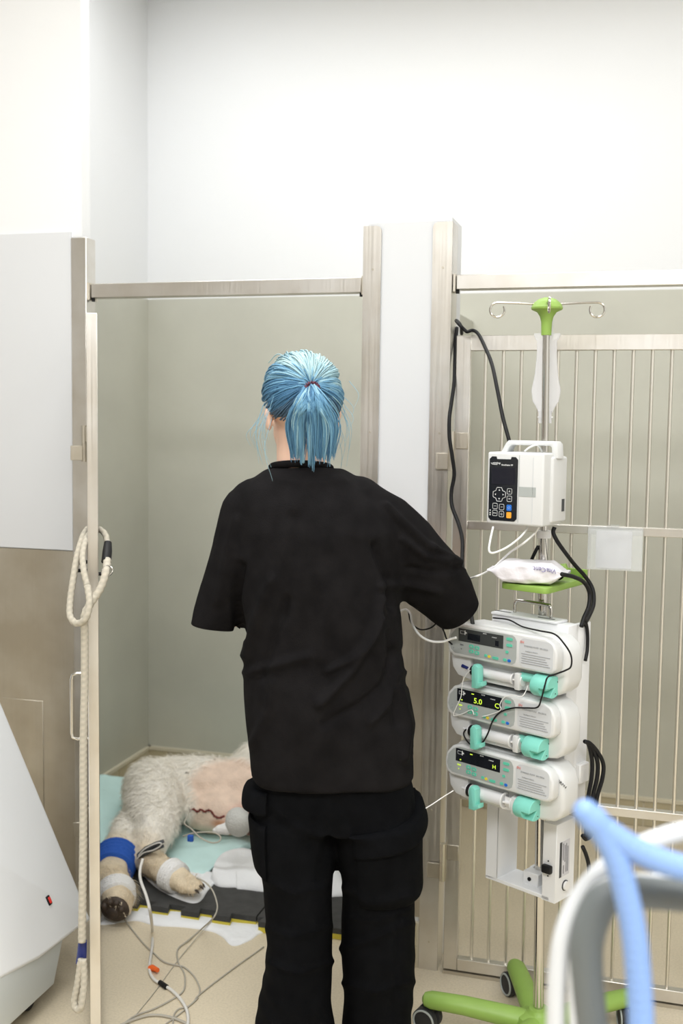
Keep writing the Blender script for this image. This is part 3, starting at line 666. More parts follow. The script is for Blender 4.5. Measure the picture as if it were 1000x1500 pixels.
obj('lift_handle', MB().tube(smooth_path([(-0.066, -0.030, hz-0.002), (-0.066, -0.030, hz+0.018), (-0.062, -0.030, hz+0.026), (-0.054, -0.030, hz+0.029), (0.022, -0.030, hz+0.029), (0.030, -0.030, hz+0.026), (0.034, -0.030, hz+0.018), (0.034, -0.030, hz-0.002)], 4), 0.0042, 10), M['chrome'], rk)
obj('left_upright', MB().box(CX0, CX0+0.034, CY0, CY0+0.003, 0.0, 0.18, 0.001, 1).box(CX0+0.031, CX0+0.034, CY0, 0.022, 0.0, 0.18, 0.001, 1), M['powder'], rk)
ru = obj('right_upright', MB().box(CX1-0.050, CX1-0.014, CY0, 0.018, -0.005, 0.18, 0.001, 1), M['powder'], rk)
obj('bottom_shelf', MB().box(CX0, CX1-0.03, CY0, 0.022, -0.003, 0.006, 0.001, 1), M['powder'], rk)
xs = CX1-0.014
nb = obj('rating_label', MB().box(xs, xs+0.0006, -0.046, -0.004, 0.052, 0.135), M['paper'], ru, smooth=False)
obj('label_band', MB().box(xs+0.0004, xs+0.0009, -0.046, -0.037, 0.052, 0.135), M['darkgrey'], nb, smooth=False)
lm = lambda y, z: Matrix.Translation((xs+0.0008, y, z)) @ Matrix(((0, 0, 1, 0), (0, 1, 0, 0), (-1, 0, 0, 0), (0, 0, 0, 1))) @ Matrix.Rotation(math.pi/2, 4, 'Z') @ Matrix.Rotation(-math.pi/2, 4, 'Z')
for (y, z0, z1) in ((-0.031, 0.09, 0.13), (-0.029, 0.058, 0.078), (-0.024, 0.085, 0.125), (-0.018, 0.060, 0.128), (-0.012, 0.06, 0.12)):
    obj('label_line', MB().box(xs+0.0005, xs+0.0009, y-0.0014, y+0.0014, z0, z1), M['grey_ink'], nb, smooth=False)
obj('power_switch', MB().box(CX1-0.046, CX1-0.022, CY0-0.012, CY0+0.001, 0.064, 0.083, 0.003, 2), M['black'], ru)
for z in (0.056, 0.091): obj('screw', MB().cyl((CX1-0.034, CY0-0.0012, z), (CX1-0.034, CY0, z), 0.0018, 8), M['black'], ru)
obj('equaliser_post', MB().cyl((xs, -0.020, 0.028), (xs+0.007, -0.020, 0.028), 0.0105, 18), M['white_plastic'], ru)
obj('equaliser_ring', MB().cyl((xs-0.001, -0.020, 0.028), (xs+0.002, -0.020, 0.028), 0.0125, 18), M['darkgrey'], ru)
ck = obj('clamp_block', MB().box(-0.020, 0.022, -0.034, -0.002, 0.004, 0.036, 0.002, 1).box(-0.022, -0.0135, -0.004, 0.022, 0.004, 0.036, 0.001, 1).box(0.0145, 0.022, -0.004, 0.022, 0.004, 0.036, 0.001, 1), M['powder'], rk)
obj('clamp_screw', MB().cyl((-0.001, -0.037, 0.02), (-0.001, -0.033, 0.02), 0.0045, 12), M['black'], ck)
obj('wing_bolt', MB().cyl((0.022, 0.006, 0.022), (0.040, 0.006, 0.022), 0.004, 10).box(0.030, 0.034, -0.004, 0.018, 0.012, 0.034, 0.001, 1), M['chrome'], ck)
obj('power_socket', MB().box(-0.002+CX1, 0.012+CX1, -0.012, 0.028, 0.680-Zr, 0.725-Zr, 0.002, 1), M['white_plastic'], rk)

def syringe_pump(zbase, label, lit, dark, syr, kdx):
    o3 = RW(0, 0, zbase)
    t = thing('syringe_pump', label, 'syringe pump', o3, RK, 'syringe pumps stacked on the rack'); t.scale = (1, 1, 0.88)
    X0, X1, H = -0.170, 0.142, 0.153
    body = [(X0, 0.042), (X0+0.006, 0.022), (X0+0.022, 0.006), (X0+0.045, 0.0), (X1-0.055, 0.0), (X1-0.025, 0.006), (X1-0.008, 0.022), (X1, 0.045), (X1, H-0.045), (X1-0.008, H-0.020), (X1-0.026, H-0.004), (X1-0.045, H), (X0+0.045, H), (X0+0.020, H-0.006), (X0+0.006, H-0.022), (X0, H-0.045)]
    b = obj('body', MB().prism(body, -0.125, -0.0605, bev=0.010, seg=3), M['pump_white'], t, angle=50)
    con = [(X0+0.002, 0.082), (X0+0.008, 0.070), (X0+0.020, 0.063), (X0+0.30-0.02, 0.063), (X0+0.30-0.008, 0.067), (X0+0.30, 0.078), (X0+0.30, H-0.035), (X0+0.30-0.010, H-0.012), (X0+0.30-0.030, H-0.002), (X0+0.045, H-0.002), (X0+0.022, H-0.010), (X0+0.006, H-0.030), (X0+0.001, 0.105)]
    obj('console', MB().prism(con, -0.151, -0.123, bev=0.005, seg=3), M['pump_white'], t, angle=50)
    # block on the left under the console
    obj('line_guide', MB().prism([(X0+0.003, 0.060), (X0+0.008, 0.030), (X0+0.024, 0.010), (X0+0.060, 0.004), (X0+0.060, 0.062), (X0+0.010, 0.062)], -0.138, -0.122, bev=0.003, seg=2), M['pump_white'], t)
    obj('syringe_cradle', MB().box(X0+0.060, X0+0.205, -0.134, -0.122, 0.004, 0.022, 0.004, 2).box(X0+0.190, X0+0.205, -0.150, -0.130, 0.006, 0.050, 0.003, 2), M['pump_white'], t)
    y = -0.1515
    cp = [(X0+0.008, 0.095), (X0+0.013, 0.080), (X0+0.024, 0.072), (X0+0.185, 0.070), (X0+0.193, 0.076), (X0+0.196, 0.088), (X0+0.196, H-0.022), (X0+0.191, H-0.012), (X0+0.184, H-0.008), (X0+0.045, H-0.008), (X0+0.026, H-0.016), (X0+0.012, H-0.034)]
    pan = obj('control_panel', MB().prism(cp, y, y+0.001), M['grey_panel'], t, smooth=False)
    lab = obj('instruction_label', MB().prism(rrect(X0+0.203, X0+0.291, 0.069, H-0.010, 0.016, 5), y, y+0.001), M['pale_label'], t, smooth=False)
    dsp = obj('display', MB().box(X0+0.034, X0+0.160, y-0.0006, y, 0.106, 0.140), M['screen_grey'] if dark else M['screen'], pan, smooth=False)
    yy = y-0.0009
    # syringe pictogram
    px, pz = X0+0.040, 0.126
    obj('syringe_symbol', MB().tube([(px, yy, pz), (px+0.012, yy, pz), (px+0.012, yy, pz+0.008), (px, yy, pz+0.008)], 0.0005, 4, closed=True).box(px+0.012, px+0.014, yy, yy+0.0005, pz-0.002, pz+0.010).box(px+0.014, px+0.0175, yy, yy+0.0005, pz+0.002, pz+0.006), M['white_ink'], pan, smooth=False)
    text('RATE', 0.0042, M['white_ink'], pan, face_m(X0+0.104, yy, 0.1365))
    text('SYRINGE', 0.0034, M['white_ink'], pan, face_m(X0+0.129, yy, 0.131))
    if dark:
        obj('digit_window', MB().box(X0+0.060, X0+0.096, yy, y, 0.113, 0.130).box(X0+0.138, X0+0.148, yy, y, 0.110, 0.124), M['screen'], pan, smooth=False)
    else:
        for s_, sz, xx in lit: text(s_, sz, M['led'], pan, face_m(xx+X0, yy, 0.1165), name='lit_digits', bold=0.0002)
        obj('lit_mark', MB().box(X0+0.0755, X0+0.0825, yy, y, 0.132, 0.1345), M['led'], pan, smooth=False)
        obj('lit_mark', MB().box(X0+0.046, X0+0.050, yy, y, 0.110, 0.113), M['led'], pan, smooth=False)
    # keys
    K = [(0.072, 0.097), (0.088, 0.0955), (0.072, 0.084), (0.088, 0.0825)]
    kk = None
    for (kx, kz) in K:
        k_ = obj('key', MB().prism(rrect(X0+kx-0.0065, X0+kx+0.0065, kz-0.0048, kz+0.0048, 0.004, 4), yy-0.0006, y), M['teal_key'], pan, smooth=False)
        obj('arrow', MB().prism([(X0+kx-0.003, kz-0.002), (X0+kx+0.003, kz-0.002), (X0+kx, kz+0.0025)], yy-0.0009, yy-0.0004), M['grey_panel'], k_, smooth=False)
    for (kx, kz, wd_, m_) in ((0.113, 0.0805, 0.008, 'teal_key'), (0.1225, 0.0795, 0.0075, 'yellow_key'), (0.140, 0.0785, 0.017, 'teal_key'), (0.166, 0.079, 0.010, 'teal_key'), (0.1775, 0.0785, 0.0085, 'blue_key'), (0.177, 0.134, 0.017, 'teal_key'), (0.177, 0.118, 0.016, 'teal_key'), (0.171, 0.100, 0.008, 'teal_key')):
        k_ = obj('key', MB().prism(rrect(X0+kx-wd_/2, X0+kx+wd_/2, kz-0.0036, kz+0.0036, 0.0034, 4), yy-0.0006, y), M[m_], pan, smooth=False)
        if m_ != 'teal_key': k_['label'] = m_.split('_')[0]+' key'
    for (kx, kz, s_, m_) in ((0.044, 0.0965, 'EAA', 'grey_ink' if dark else 'led'), (0.043, 0.086, 'o', 'grey_ink' if dark else 'led'), (0.020, 0.094, '-', 'grey_ink'), (0.020, 0.084, '!', 'grey_ink')):
        text(s_, 0.0055, M[m_], pan, face_m(X0+kx, yy+0.0004, kz), align='CENTER', bold=0.0002)
    text('SN', 0.0085, M['red_ink'], lab, face_m(X0+0.2055, yy, 0.1325), bold=0.0002)
    text('SYRINGE PUMP  SN-50C6', 0.0056, M['faint_ink'], lab, face_m(X0+0.2165, yy, 0.124))
    text('Intelligent infusion', 0.0044, M['faint_ink'], lab, face_m(X0+0.220, yy, 0.1115))
    for i in range(5): obj('small_print', MB().box(X0+0.209+0.002*(i % 2), X0+0.284-0.004*((i*3) % 4), yy, y, 0.103-0.0058*i, 0.1045-0.0058*i), M['faint_ink'], lab, smooth=False)
    # teal drive knob with a cut-out lever
    kx, kz, kr, ky = X0+0.212+kdx, 0.030, 0.0275, -0.140
    knob = MB().lathe((kx, ky, kz), [(0.010, 0.0), (kr-0.002, 0.0), (kr, 0.003), (kr, 0.024), (0.010, 0.024)], 32, 'x')
    pac = [(ky+0.003, kz+0.004)]
    pac = []
    for q in range(0, 33):
        an = math.radians(238+(q/32)*304); pac.append((ky+kr*math.cos(an), kz+kr*math.sin(an)))
    pac += [(ky+0.002, kz-0.002)]
    knob.prism(pac, kx+0.023, kx+0.046, 'yz', bev=0.001, seg=1)
    kb = obj('drive_knob', knob, M['teal'], t)
    obj('release_lever', MB().box(kx+0.024, kx+0.042, ky-0.024, ky-0.006, kz-0.006, kz+0.003, 0.0015, 1), M['teal'], kb)
    for an in (40, -70): obj('rivet', MB().cyl((kx+0.0455, ky+0.018*math.cos(math.radians(an)), kz+0.018*math.sin(math.radians(an))), (kx+0.0468, ky+0.018*math.cos(math.radians(an)), kz+0.018*math.sin(math.radians(an))), 0.0014, 8), M['black'], kb)
    obj('drive_rod', MB().cyl((X0+0.198, ky+0.006, 0.040), (kx+0.004, ky+0.006, 0.040), 0.011, 18), M['teal'], t)
    cx = X0+0.098
    obj('barrel_clamp', MB().prism([(cx-0.010, -0.006), (cx+0.006, -0.006), (cx+0.020, 0.004), (cx+0.020, 0.016), (cx+0.010, 0.012), (cx+0.009, 0.050), (cx+0.002, 0.056), (cx-0.006, 0.056), (cx-0.011, 0.048)], -0.172, -0.150, bev=0.004, seg=2), M['teal'], t)
    # syringe lying in the cradle
    sr = syr
    s3 = thing('syringe', syr_label[label], 'syringe', RW(0, 0, zbase+0.0265), RK, 'syringes in the syringe pumps')
    sy = -0.138; x0, x1 = X0+0.062, X0+0.195+min(kdx, 0.01)
    obj('barrel', MB().cyl((x0, sy, 0), (x1-0.022, sy, 0), sr, 20), M['syringe'], s3)
    obj('stopper', MB().cyl((x0+0.003, sy, 0), (x0+0.011, sy, 0), sr*1.02, 20), M['black'], s3)
    obj('nozzle', MB().tube([(x0-0.018, sy, 0), (x0-0.004, sy, 0), (x0, sy, 0)], [0.003, 0.0036, sr*0.9], 12), M['syringe'], s3)
    obj('plunger', MB().box(x1-0.05, x1, sy-sr*0.7, sy+sr*0.7, -0.0015, 0.0015).box(x1-0.05, x1, sy-0.0015, sy+0.0015, -sr*0.7, sr*0.7).cyl((x1, sy, 0), (x1+0.003, sy, 0), sr*1.15, 20).cyl((x1-0.025, sy, 0), (x1-0.022, sy, 0), sr*1.25, 20), M['white_plastic'], s3)
    if sr < 0.0125: obj('connector', MB().cyl((x0-0.026, sy, 0.006), (x0-0.008, sy, 0.002), 0.0042, 10), M['navy'], s3)
    return t
LA, LB, LC = ('topmost syringe pump of the rack, its grey screen blank', 'middle syringe pump of the rack, its screen showing 5.0', 'lowest syringe pump of the rack, its screen showing H')
syr_label = {LA: 'slim syringe clamped in the topmost syringe pump', LB: 'white syringe clamped in the middle syringe pump showing 5.0', LC: 'wide syringe with black stopper clamped in the lowest syringe pump'}
syringe_pump(0.9015, LA, [], True, 0.0105, 0.030)
syringe_pump(0.7595, LB, [('5.0', 0.020, 0.082), ('C', 0.018, 0.141)], False, 0.0125, 0.012)
p3 = syringe_pump(0.6175, LC, [('H', 0.014, 0.139)], False, 0.0150, -0.006)
m = face_m(0.1235, -0.1256, 0.118) @ Matrix.Rotation(math.radians(-32), 4, 'Z')
text('DRM4', 0.011, M['black'], p3, m)

# ================================================================ BEDDING IN THE OPEN PEN
def sheet(name, front, back, z0, bump, m, label, cat, seed, nu=90, nv=40, edge=0.10, group=None, shape=None, wob=0.006):
    # cloth heap between two outlines on the floor (world XY), thick in the middle, thin at its edges
    F = np.array(smooth_path([(*p, 0) for p in front], 12))[:, :2]; B = np.array(smooth_path([(*p, 0) for p in back], 12))[:, :2]
    def samp(A, u): k = u*(len(A)-1); i = min(int(k), len(A)-2); return A[i]+(A[i+1]-A[i])*(k-i)
    top = []
    for j in range(nv):
        for i in range(nu):
            u, v = i/(nu-1), j/(nv-1); p = samp(F, u)*(1-v)+samp(B, u)*v; e = min(min(u, 1-u)*3.0, min(v, 1-v)*1.0)/edge
            top.append((p[0], p[1], min(1.0, e)))
    T = np.array(top); P = np.stack([T[:, 0], T[:, 1], np.zeros(len(T))], 1)
    h = (wav(P, 22, seed)*0.35+wav(P, 55, seed+1)*0.18+0.75); h = np.clip(h, 0.1, 2)
    rg = 1-np.abs(wav(P, 14, seed+2, 3)); h += 0.35*np.clip(rg, 0, 1)**4
    ed = T[:, 2]
    z = z0+bump*h*np.clip(ed, 0, 1)**0.7+0.002
    if shape is not None: z = z+shape(P)*np.clip(ed, 0, 1)
    P[:, 1] += wob*wav(P, 40, seed+3)*(ed < 0.3); P[:, 2] = z
    mb = MB(); n = nu*nv; V = P.tolist()+[(p[0], p[1], z0) for p in P]
    fs = []
    for j in range(nv-1):
        for i in range(nu-1):
            a = j*nu+i; fs.append((a, a+1, a+nu+1, a+nu))
    bd = list(range(nu))+[j*nu+nu-1 for j in range(1, nv)]+[(nv-1)*nu+i for i in range(nu-2, -1, -1)]+[j*nu for j in range(nv-2, 0, -1)]
    # skirt to the supporting surface
    m_ = {}; W = P.tolist()
    for b in bd: m_[b] = len(W); W.append((P[b][0], P[b][1], z0))
    for a, b in zip(bd, bd[1:]+bd[:1]): fs.append((a, m_[a], m_[b], b))
    mb.add(W, fs); o = obj(name, mb, m, angle=180); tag(o, label, cat, group); return o
def zpts(px, z): return [tuple(onZ(x, y, z)[:2]) for x, y in px]
# white pad on the bare floor, in front of the foam mat
sheet('absorbent_pad', zpts([(148, 1353), (165, 1352), (200, 1349), (235, 1356), (300, 1363), (325, 1372), (342, 1386), (365, 1379), (390, 1366), (450, 1366)], 0.0),
      zpts([(150, 1310), (190, 1305), (240, 1310), (290, 1315), (330, 1320), (370, 1326), (400, 1330), (450, 1335)], 0.0), 0.0, 0.012, M['pad_white'],
      'white crumpled absorbent pad on the beige floor before the black foam mat', 'pad', 11)
# interlocking foam mat: yellow underside, black top
mz_ = 0.034
def mat_outline(x0, x1, y0, y1, tw=0.050, td=0.016):
    o = [(x1, y1), (x0, y1), (x0, y0)]; x = x0+0.015; up_ = False
    while x+tw < x1-0.01:
        o += [(x+0.004, y0), (x-0.002, y0-td), (x+tw*0.5+0.006, y0-td), (x+tw*0.5, y0)]; x += tw
    o.append((x1, y0)); return o
fm = None
for k, (x0, x1) in enumerate(((-1.63, -1.088), (-1.084, -0.80))):
    yfm = onZ(290, 1331, mz_)[1]+0.004
    out = mat_outline(x0, x1, yfm, YB-0.25, 0.100, 0.028)
    fmt = thing('foam_mat', ('black and yellow interlocking foam mat under the dog', 'second foam mat, on the side of the dog\'s head')[k], 'mat', ((x0+x1)/2, 3.4, 0.0))
    obj('lower_layer', MB().prism(out, 0.001, 0.0165, 'xy'), M['mat_yellow'], fmt, world=True, smooth=False)
    obj('upper_layer', MB().prism(out, 0.0167, mz_, 'xy', bev=0.001, seg=1), M['mat_black'], fmt, world=True, smooth=False)
ft_z = mz_
# teal drape under the dog
def teal_shape(P): return 0.085*np.clip((-1.72-P[:, 0])/0.25, 0, 1)**1.2+0.02*np.clip((P[:, 1]-3.3)/0.5, 0, 1)
sheet('surgical_drape', [tuple(onZ(x, y, ft_z)[:2]) for x, y in ((118, 1262), (150, 1258), (185, 1250), (215, 1246), (248, 1262), (285, 1288), (302, 1282), (322, 1262), (345, 1250), (400, 1236), (520, 1232))],
      [(-2.015, 3.66), (-1.93, 3.72), (-1.72, 3.95), (-1.4, 4.02), (-1.1, 4.02), (-0.83, 4.02)], ft_z, 0.012, M['pad_teal'],
      'pale teal disposable drape spread under the dog', 'drape', 21, nu=110, nv=60, edge=0.05, shape=teal_shape)
sheet('absorbent_pad', zpts([(203, 1268), (214, 1288), (240, 1306), (287, 1322), (306, 1303), (318, 1290)], ft_z),
      zpts([(214, 1262), (228, 1262), (250, 1266), (280, 1277), (300, 1277), (317, 1282)], ft_z), ft_z, 0.006, M['pad_white'],
      'small white pad under the bandaged hind paw', 'pad', 31, nu=50, nv=20)
sheet('absorbent_pad', zpts([(307, 1291), (320, 1297), (345, 1299), (352, 1303), (400, 1308), (450, 1312), (520, 1314)], ft_z),
      zpts([(312, 1280), (318, 1262), (330, 1250), (350, 1246), (400, 1248), (450, 1244), (520, 1246)], ft_z), ft_z, 0.030, M['pad_white'],
      'big puffy white pad on the foam mat beside the dog\'s belly', 'pad', 41, nu=90, nv=36, edge=0.18)

# ================================================================ DOG
def dog():
    D_ = MB()
    base = ft_z+0.014
    # trunk
    D_.chain([(-1.685, 3.50, .165, .118), (-1.56, 3.53, .172, .124), (-1.43, 3.57, .168, .120), (-1.30, 3.61, .185, .140), (-1.18, 3.63, .195, .148), (-1.08, 3.62, .180, .118), (-1.01, 3.60, .155, .085)], 20)
    D_.ell((-1.33, 3.66, .225), (.13, .10, .10)); D_.ell((-1.42, 3.47, .135), (.15, .10, .085))
    # upper thigh, knee, shank, hock, hind foot
    D_.chain([(-1.665, 3.44, .195, .104), (-1.615, 3.34, .170, .098), (-1.565, 3.25, .140, .080)], 18)
    D_.chain([(-1.565, 3.25, .135, .076), (-1.553, 3.17, .110, .058), (-1.548, 3.115, .095, .044)], 16)
    D_.chain([(-1.548, 3.115, .092, .044), (-1.49, 3.075, .090, .044), (-1.42, 3.030, .088, .042), (-1.365, 3.000, .084, .036)], 16)
    # hind paw with toes
    D_.ell((-1.338, 2.987, .078), (.042, .032, .030))
    for q, (dx, dy, dz) in enumerate(((.034, -.024, .004), (.042, -.010, .012), (.040, .006, .012), (.030, .018, .004))): D_.ell((-1.338+dx, 2.983+dy, .072+dz), (.022, .0095, .014))
    # lower hind leg, reaching towards the camera
    D_.chain([(-1.68, 3.36, .10, .075), (-1.655, 3.22, .095, .064), (-1.625, 3.10, .088, .058), (-1.585, 2.98, .078, .051), (-1.525, 2.895, .068, .047), (-1.497, 2.850, .060, .045)], 16)
    for dx, dz in ((-.030, -.012), (-.014, .014), (.014, .014), (.030, -.012)): D_.ell((-1.487+dx, 2.827, .055+dz), (.018, .026, .018))
    # tail along the back
    D_.chain([(-1.72, 3.55, .14, .035), (-1.78, 3.68, .12, .028), (-1.76, 3.80, .10, .020), (-1.70, 3.88, .09, .012)], 10)
    # neck and head, hidden by the standing person
    D_.chain([(-1.01, 3.60, .16, .088), (-0.95, 3.59, .150, .080), (-0.90, 3.585, .140, .080)], 16)
    D_.ell((-0.885, 3.62, .138), (.072, .085, .075)); D_.chain([(-0.88, 3.68, .125, .050), (-0.875, 3.74, .110, .042), (-0.872, 3.785, .100, .036)], 14)
    D_.ell((-0.905, 3.575, .190), (.045, .040, .018)); D_.ell((-0.835, 3.58, .15), (.018, .045, .045))
    # fore legs
    D_.chain([(-1.12, 3.52, .17, .080), (-1.09, 3.40, .13, .052), (-1.08, 3.30, .095, .040), (-1.09, 3.22, .085, .035), (-1.11, 3.15, .078, .032)], 14)
    D_.chain([(-1.04, 3.54, .11, .070), (-1.02, 3.44, .09, .048), (-1.015, 3.36, .085, .037), (-1.03, 3.31, .078, .033)], 14)
    for c_ in ((-1.115, 3.135, .070), (-1.035, 3.30, .070)): D_.ell(c_, (.030, .036, .026))
    # bare nub at the belly
    D_.chain([(-1.37, 3.47, .15, .050), (-1.325, 3.425, .125, .036), (-1.285, 3.405, .105, .022)], 12)
    me = remesh(D_, 0.008, 5); P = co_of(me); N = no_of(me)
    P = P+N*(0.0035*wav(P, 45, 5)+0.002*wav(P, 110, 6))[:, None]; P[:, 2] = np.maximum(P[:, 2], ft_z+0.010); set_co(me, P); N = no_of(me)
    col = np.tile(np.array([0.88, 0.84, 0.76]), (len(P), 1))
    sm = lambda x: np.clip(x, 0, 1)**2*(3-2*np.clip(x, 0, 1))
    # shaved belly
    bd_ = np.linalg.norm((P-np.array([-1.385, 3.46, .16]))/np.array([.17, .17, .17]), axis=1)
    th = np.minimum(np.linalg.norm(P-np.array([-1.60, 3.36, .17]), axis=1), np.linalg.norm(P-np.array([-1.545, 3.22, .13]), axis=1))
    shv = sm((1.08-bd_)*4)*sm((th-0.105)*30)
    col = col*(1-shv[:, None])+np.array([0.84, 0.655, 0.53])*shv[:, None]
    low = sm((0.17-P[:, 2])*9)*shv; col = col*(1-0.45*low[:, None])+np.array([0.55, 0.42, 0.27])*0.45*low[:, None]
    blot = np.clip(wav(P, 16, 9)-0.4, 0, 1)*shv; col = col*(1-0.6*blot[:, None])+np.array([0.78, 0.50, 0.42])*0.6*blot[:, None]
    nub = sm((0.085-np.linalg.norm(P-np.array([-1.31, 3.42, .115]), axis=1))*25); col = col*(1-nub[:, None])+np.array([0.70, 0.40, 0.33])*nub[:, None]
    tip = sm((0.030-np.linalg.norm(P-np.array([-1.283, 3.392, .10]), axis=1))*45); col = col*(1-tip[:, None])+np.array([0.14, 0.07, 0.05])*tip[:, None]
    ft_ = sm((3.19-P[:, 1])*8); col = col*(1-0.8*ft_[:, None])+np.array([0.72, 0.58, 0.38])*0.8*ft_[:, None]
    iod = sm((0.035-np.linalg.norm((P-np.array([-1.385, 3.37, .120]))*np.array([.7, 1, 1.5]), axis=1))*40); col = col*(1-iod[:, None])+np.array([0.62, 0.30, 0.17])*iod[:, None]
    set_col(me, col); finish(me, True, 180)
    root = thing('dog', 'cream long-haired dog asleep on its side with a shaved stitched belly', 'dog', (-1.45, 3.5, ft_z))
    me.transform(Matrix.Translation((1.45, -3.5, -ft_z))); o = obj_me('body', me, M['dog'], root)
    # fur: short tapered blades lying back along the coat
    near = np.ones(len(P))
    for c_, r_ in (((-1.607, 3.04, .084), .085), ((-1.530, 2.88, .065), .070), ((-1.388, 3.012, .085), .060)): near *= np.linalg.norm(P-np.array(c_), axis=1) > r_
    coat = near*(1-shv)*(P[:, 2] > ft_z+0.014)*(P[:, 0] < -0.83)
    idx = RNG.choice(len(P), 26000, p=coat/coat.sum()); V = []; Fc = []; C = []
    flow = np.array([-0.55, 0.0, -0.75])
    for n_, i in enumerate(idx):
        p = P[i]+RNG.normal(0, 0.004, 3); nn = N[i]; f = flow+RNG.normal(0, 0.35, 3)
        if p[1] < 3.2: f = np.array([0.35, -0.7, -0.5])+RNG.normal(0, 0.35, 3)
        f = f-nn*(f@nn); f /= max(np.linalg.norm(f), 1e-6)
        ln = (0.030 if p[1] > 3.2 else 0.014)*(0.6+0.7*RNG.random())
        if p[0] < -1.53 and p[1] < 2.97 and p[1] > 2.90: ln *= 1.0
        d = f*0.93+nn*0.22; sd = np.cross(d, nn); sd = sd/max(np.linalg.norm(sd), 1e-6)*0.0011
        m1 = p+d*ln*0.5; e = p+(f*0.99+nn*0.06)*ln; e[2] = max(e[2], ft_z+0.006)
        k = len(V); V += [p-sd, p+sd, m1+sd*0.8, m1-sd*0.8, e]; Fc += [(k, k+1, k+2, k+3), (k+3, k+2, k+4)]
        b_ = (0.98+0.22*RNG.random()); c_ = col[i]*b_; C += [c_]*5
    # long feathering on the near hind leg
    for n_ in range(420):
        t = RNG.random(); p = np.array([-1.535-0.03*t, 2.88+0.10*t, .062+.02*RNG.random()])+np.array([.035, 0, 0]); d = np.array([0.75, -0.55, -0.28])+RNG.normal(0, 0.14, 3); d /= np.linalg.norm(d)
        ln = 0.045+0.05*RNG.random(); sd = np.array([0, 0, 0.0012]); m1 = p+d*ln*0.5+np.array([0, 0, 0.004]); e = p+d*ln; e[2] = max(e[2], 0.012)
        k = len(V); V += [p-sd, p+sd, m1+sd*0.7, m1-sd*0.7, e]; Fc += [(k, k+1, k+2, k+3), (k+3, k+2, k+4)]; C += [np.array([0.80, 0.70, 0.52])*(0.85+0.25*RNG.random())]*5
    fo = obj('fur', MB().add(V, Fc), None, root, smooth=True, angle=180, world=True, kind='stuff'); set_col(fo.data, np.array(C)); fo.data.materials.append(M['fur'])
    # paw pads of the foot that faces the camera
    for (dx, dz, r_) in ((0.0, -.004, .020), (-.026, .012, .011), (-.009, .026, .011), (.011, .026, .011), (.027, .010, .011)):
        obj('paw_pad', MB().ell((-1.487+dx, 2.803, .052+dz), (r_, .010, r_*0.85)), M['paw_pad'], root, world=True)
    obj('paw_fringe', MB().ell((-1.487, 2.816, .054), (.047, .018, .038)), M['paw_pad'], root, world=True)['label'] = 'dark fur around the paw pads'
    for (dx, dy, dz) in ((.034, -.024, .004), (.042, -.010, .012), (.040, .006, .012), (.030, .018, .004)):
        obj('claw', MB().tube([(-1.338+dx+.012, 2.981+dy, .074+dz), (-1.338+dx+.020, 2.979+dy, .072+dz), (-1.338+dx+.027, 2.977+dy, .065+dz)], [.0042, .0036, .001], 8), M['paw_pad'], root, world=True)
    # bandages
    def band(a, b, r0, r1, m, lab, wob=0.0):
        P_ = smooth_path([a, (np.array(a)+np.array(b))/2, b], 8); R_ = np.linspace(r0, r1, len(P_))*(1+0.05*np.sin(np.arange(len(P_))*1.7))
        R_[0] *= 0.95; R_[-1] *= 0.95
        q = obj('bandage', MB().tube(P_, list(R_), 24, caps=True), m, root, world=True, angle=180); q['label'] = lab
    band((-1.408, 3.022, .087), (-1.368, 3.001, .084), .050, .047, M['bandage_white'], 'white tape around the hind paw')
    band((-1.622, 3.085, .088), (-1.592, 3.000, .080), .070, .064, M['bandage_blue'], 'blue elastic bandage on the lower leg')
    band((-1.527, 2.898, .069), (-1.504, 2.860, .062), .058, .056, M['bandage_white'], 'white tape above the near paw')
    # stitched wound along the belly
    wl = [onZ(x, y, z) for x, y, z in ((283, 1186, .15), (291, 1191, .15), (300, 1190, .15), (311, 1188, .15), (318, 1196, .14), (328, 1196, .14))]
    from mathutils.bvhtree import BVHTree
    bv = BVHTree.FromPolygons([tuple(v) for v in P.tolist()], [tuple(p.vertices) for p in me.polygons])
    def on_dog(px, py, off=0.002):
        d = Vector(ray(px, py)).normalized(); h = bv.ray_cast(Vector(CAM), d); return (np.array(h[0])+np.array(h[1])*off) if h[0] is not None else None
    wl = [on_dog(x, y, 0.001) for x, y in ((276, 1190), (283, 1185), (289, 1189), (294, 1186), (300, 1189), (305, 1187), (310, 1189), (314, 1195), (321, 1198), (329, 1195))]
    wl = [q for q in wl if q is not None]
    if len(wl) > 2:
        wo = obj('wound', MB().tube(smooth_path(wl, 5), 0.0035, 8), M['blood'], root, world=True); wo['label'] = 'dark red stitched wound'
        P_ = smooth_path(wl, 5)
        for q in P_[2::4]: obj('stitch', MB().cyl(q+[0, -0.002, -0.007], q+[0, -0.003, 0.007], 0.0009, 5), M['black'], wo, world=True)
    for x, y in ((274, 1132), (262, 1190)):
        q = on_dog(x, y, 0.0)
        if q is not None: obj('nipple', MB().ell(q, (.006, .005, .004)), M['paw_pad'], root, world=True)
    # face of the sleeping head
    obj('nose', MB().ell((-0.870, 3.818, .102), (.018, .014, .014)), M['paw_pad'], root, world=True)
    obj('eye', MB().ell((-0.930, 3.690, .168), (.006, .009, .006)), M['paw_pad'], root, world=True)
    return root, on_dog
DOG, on_dog = dog()

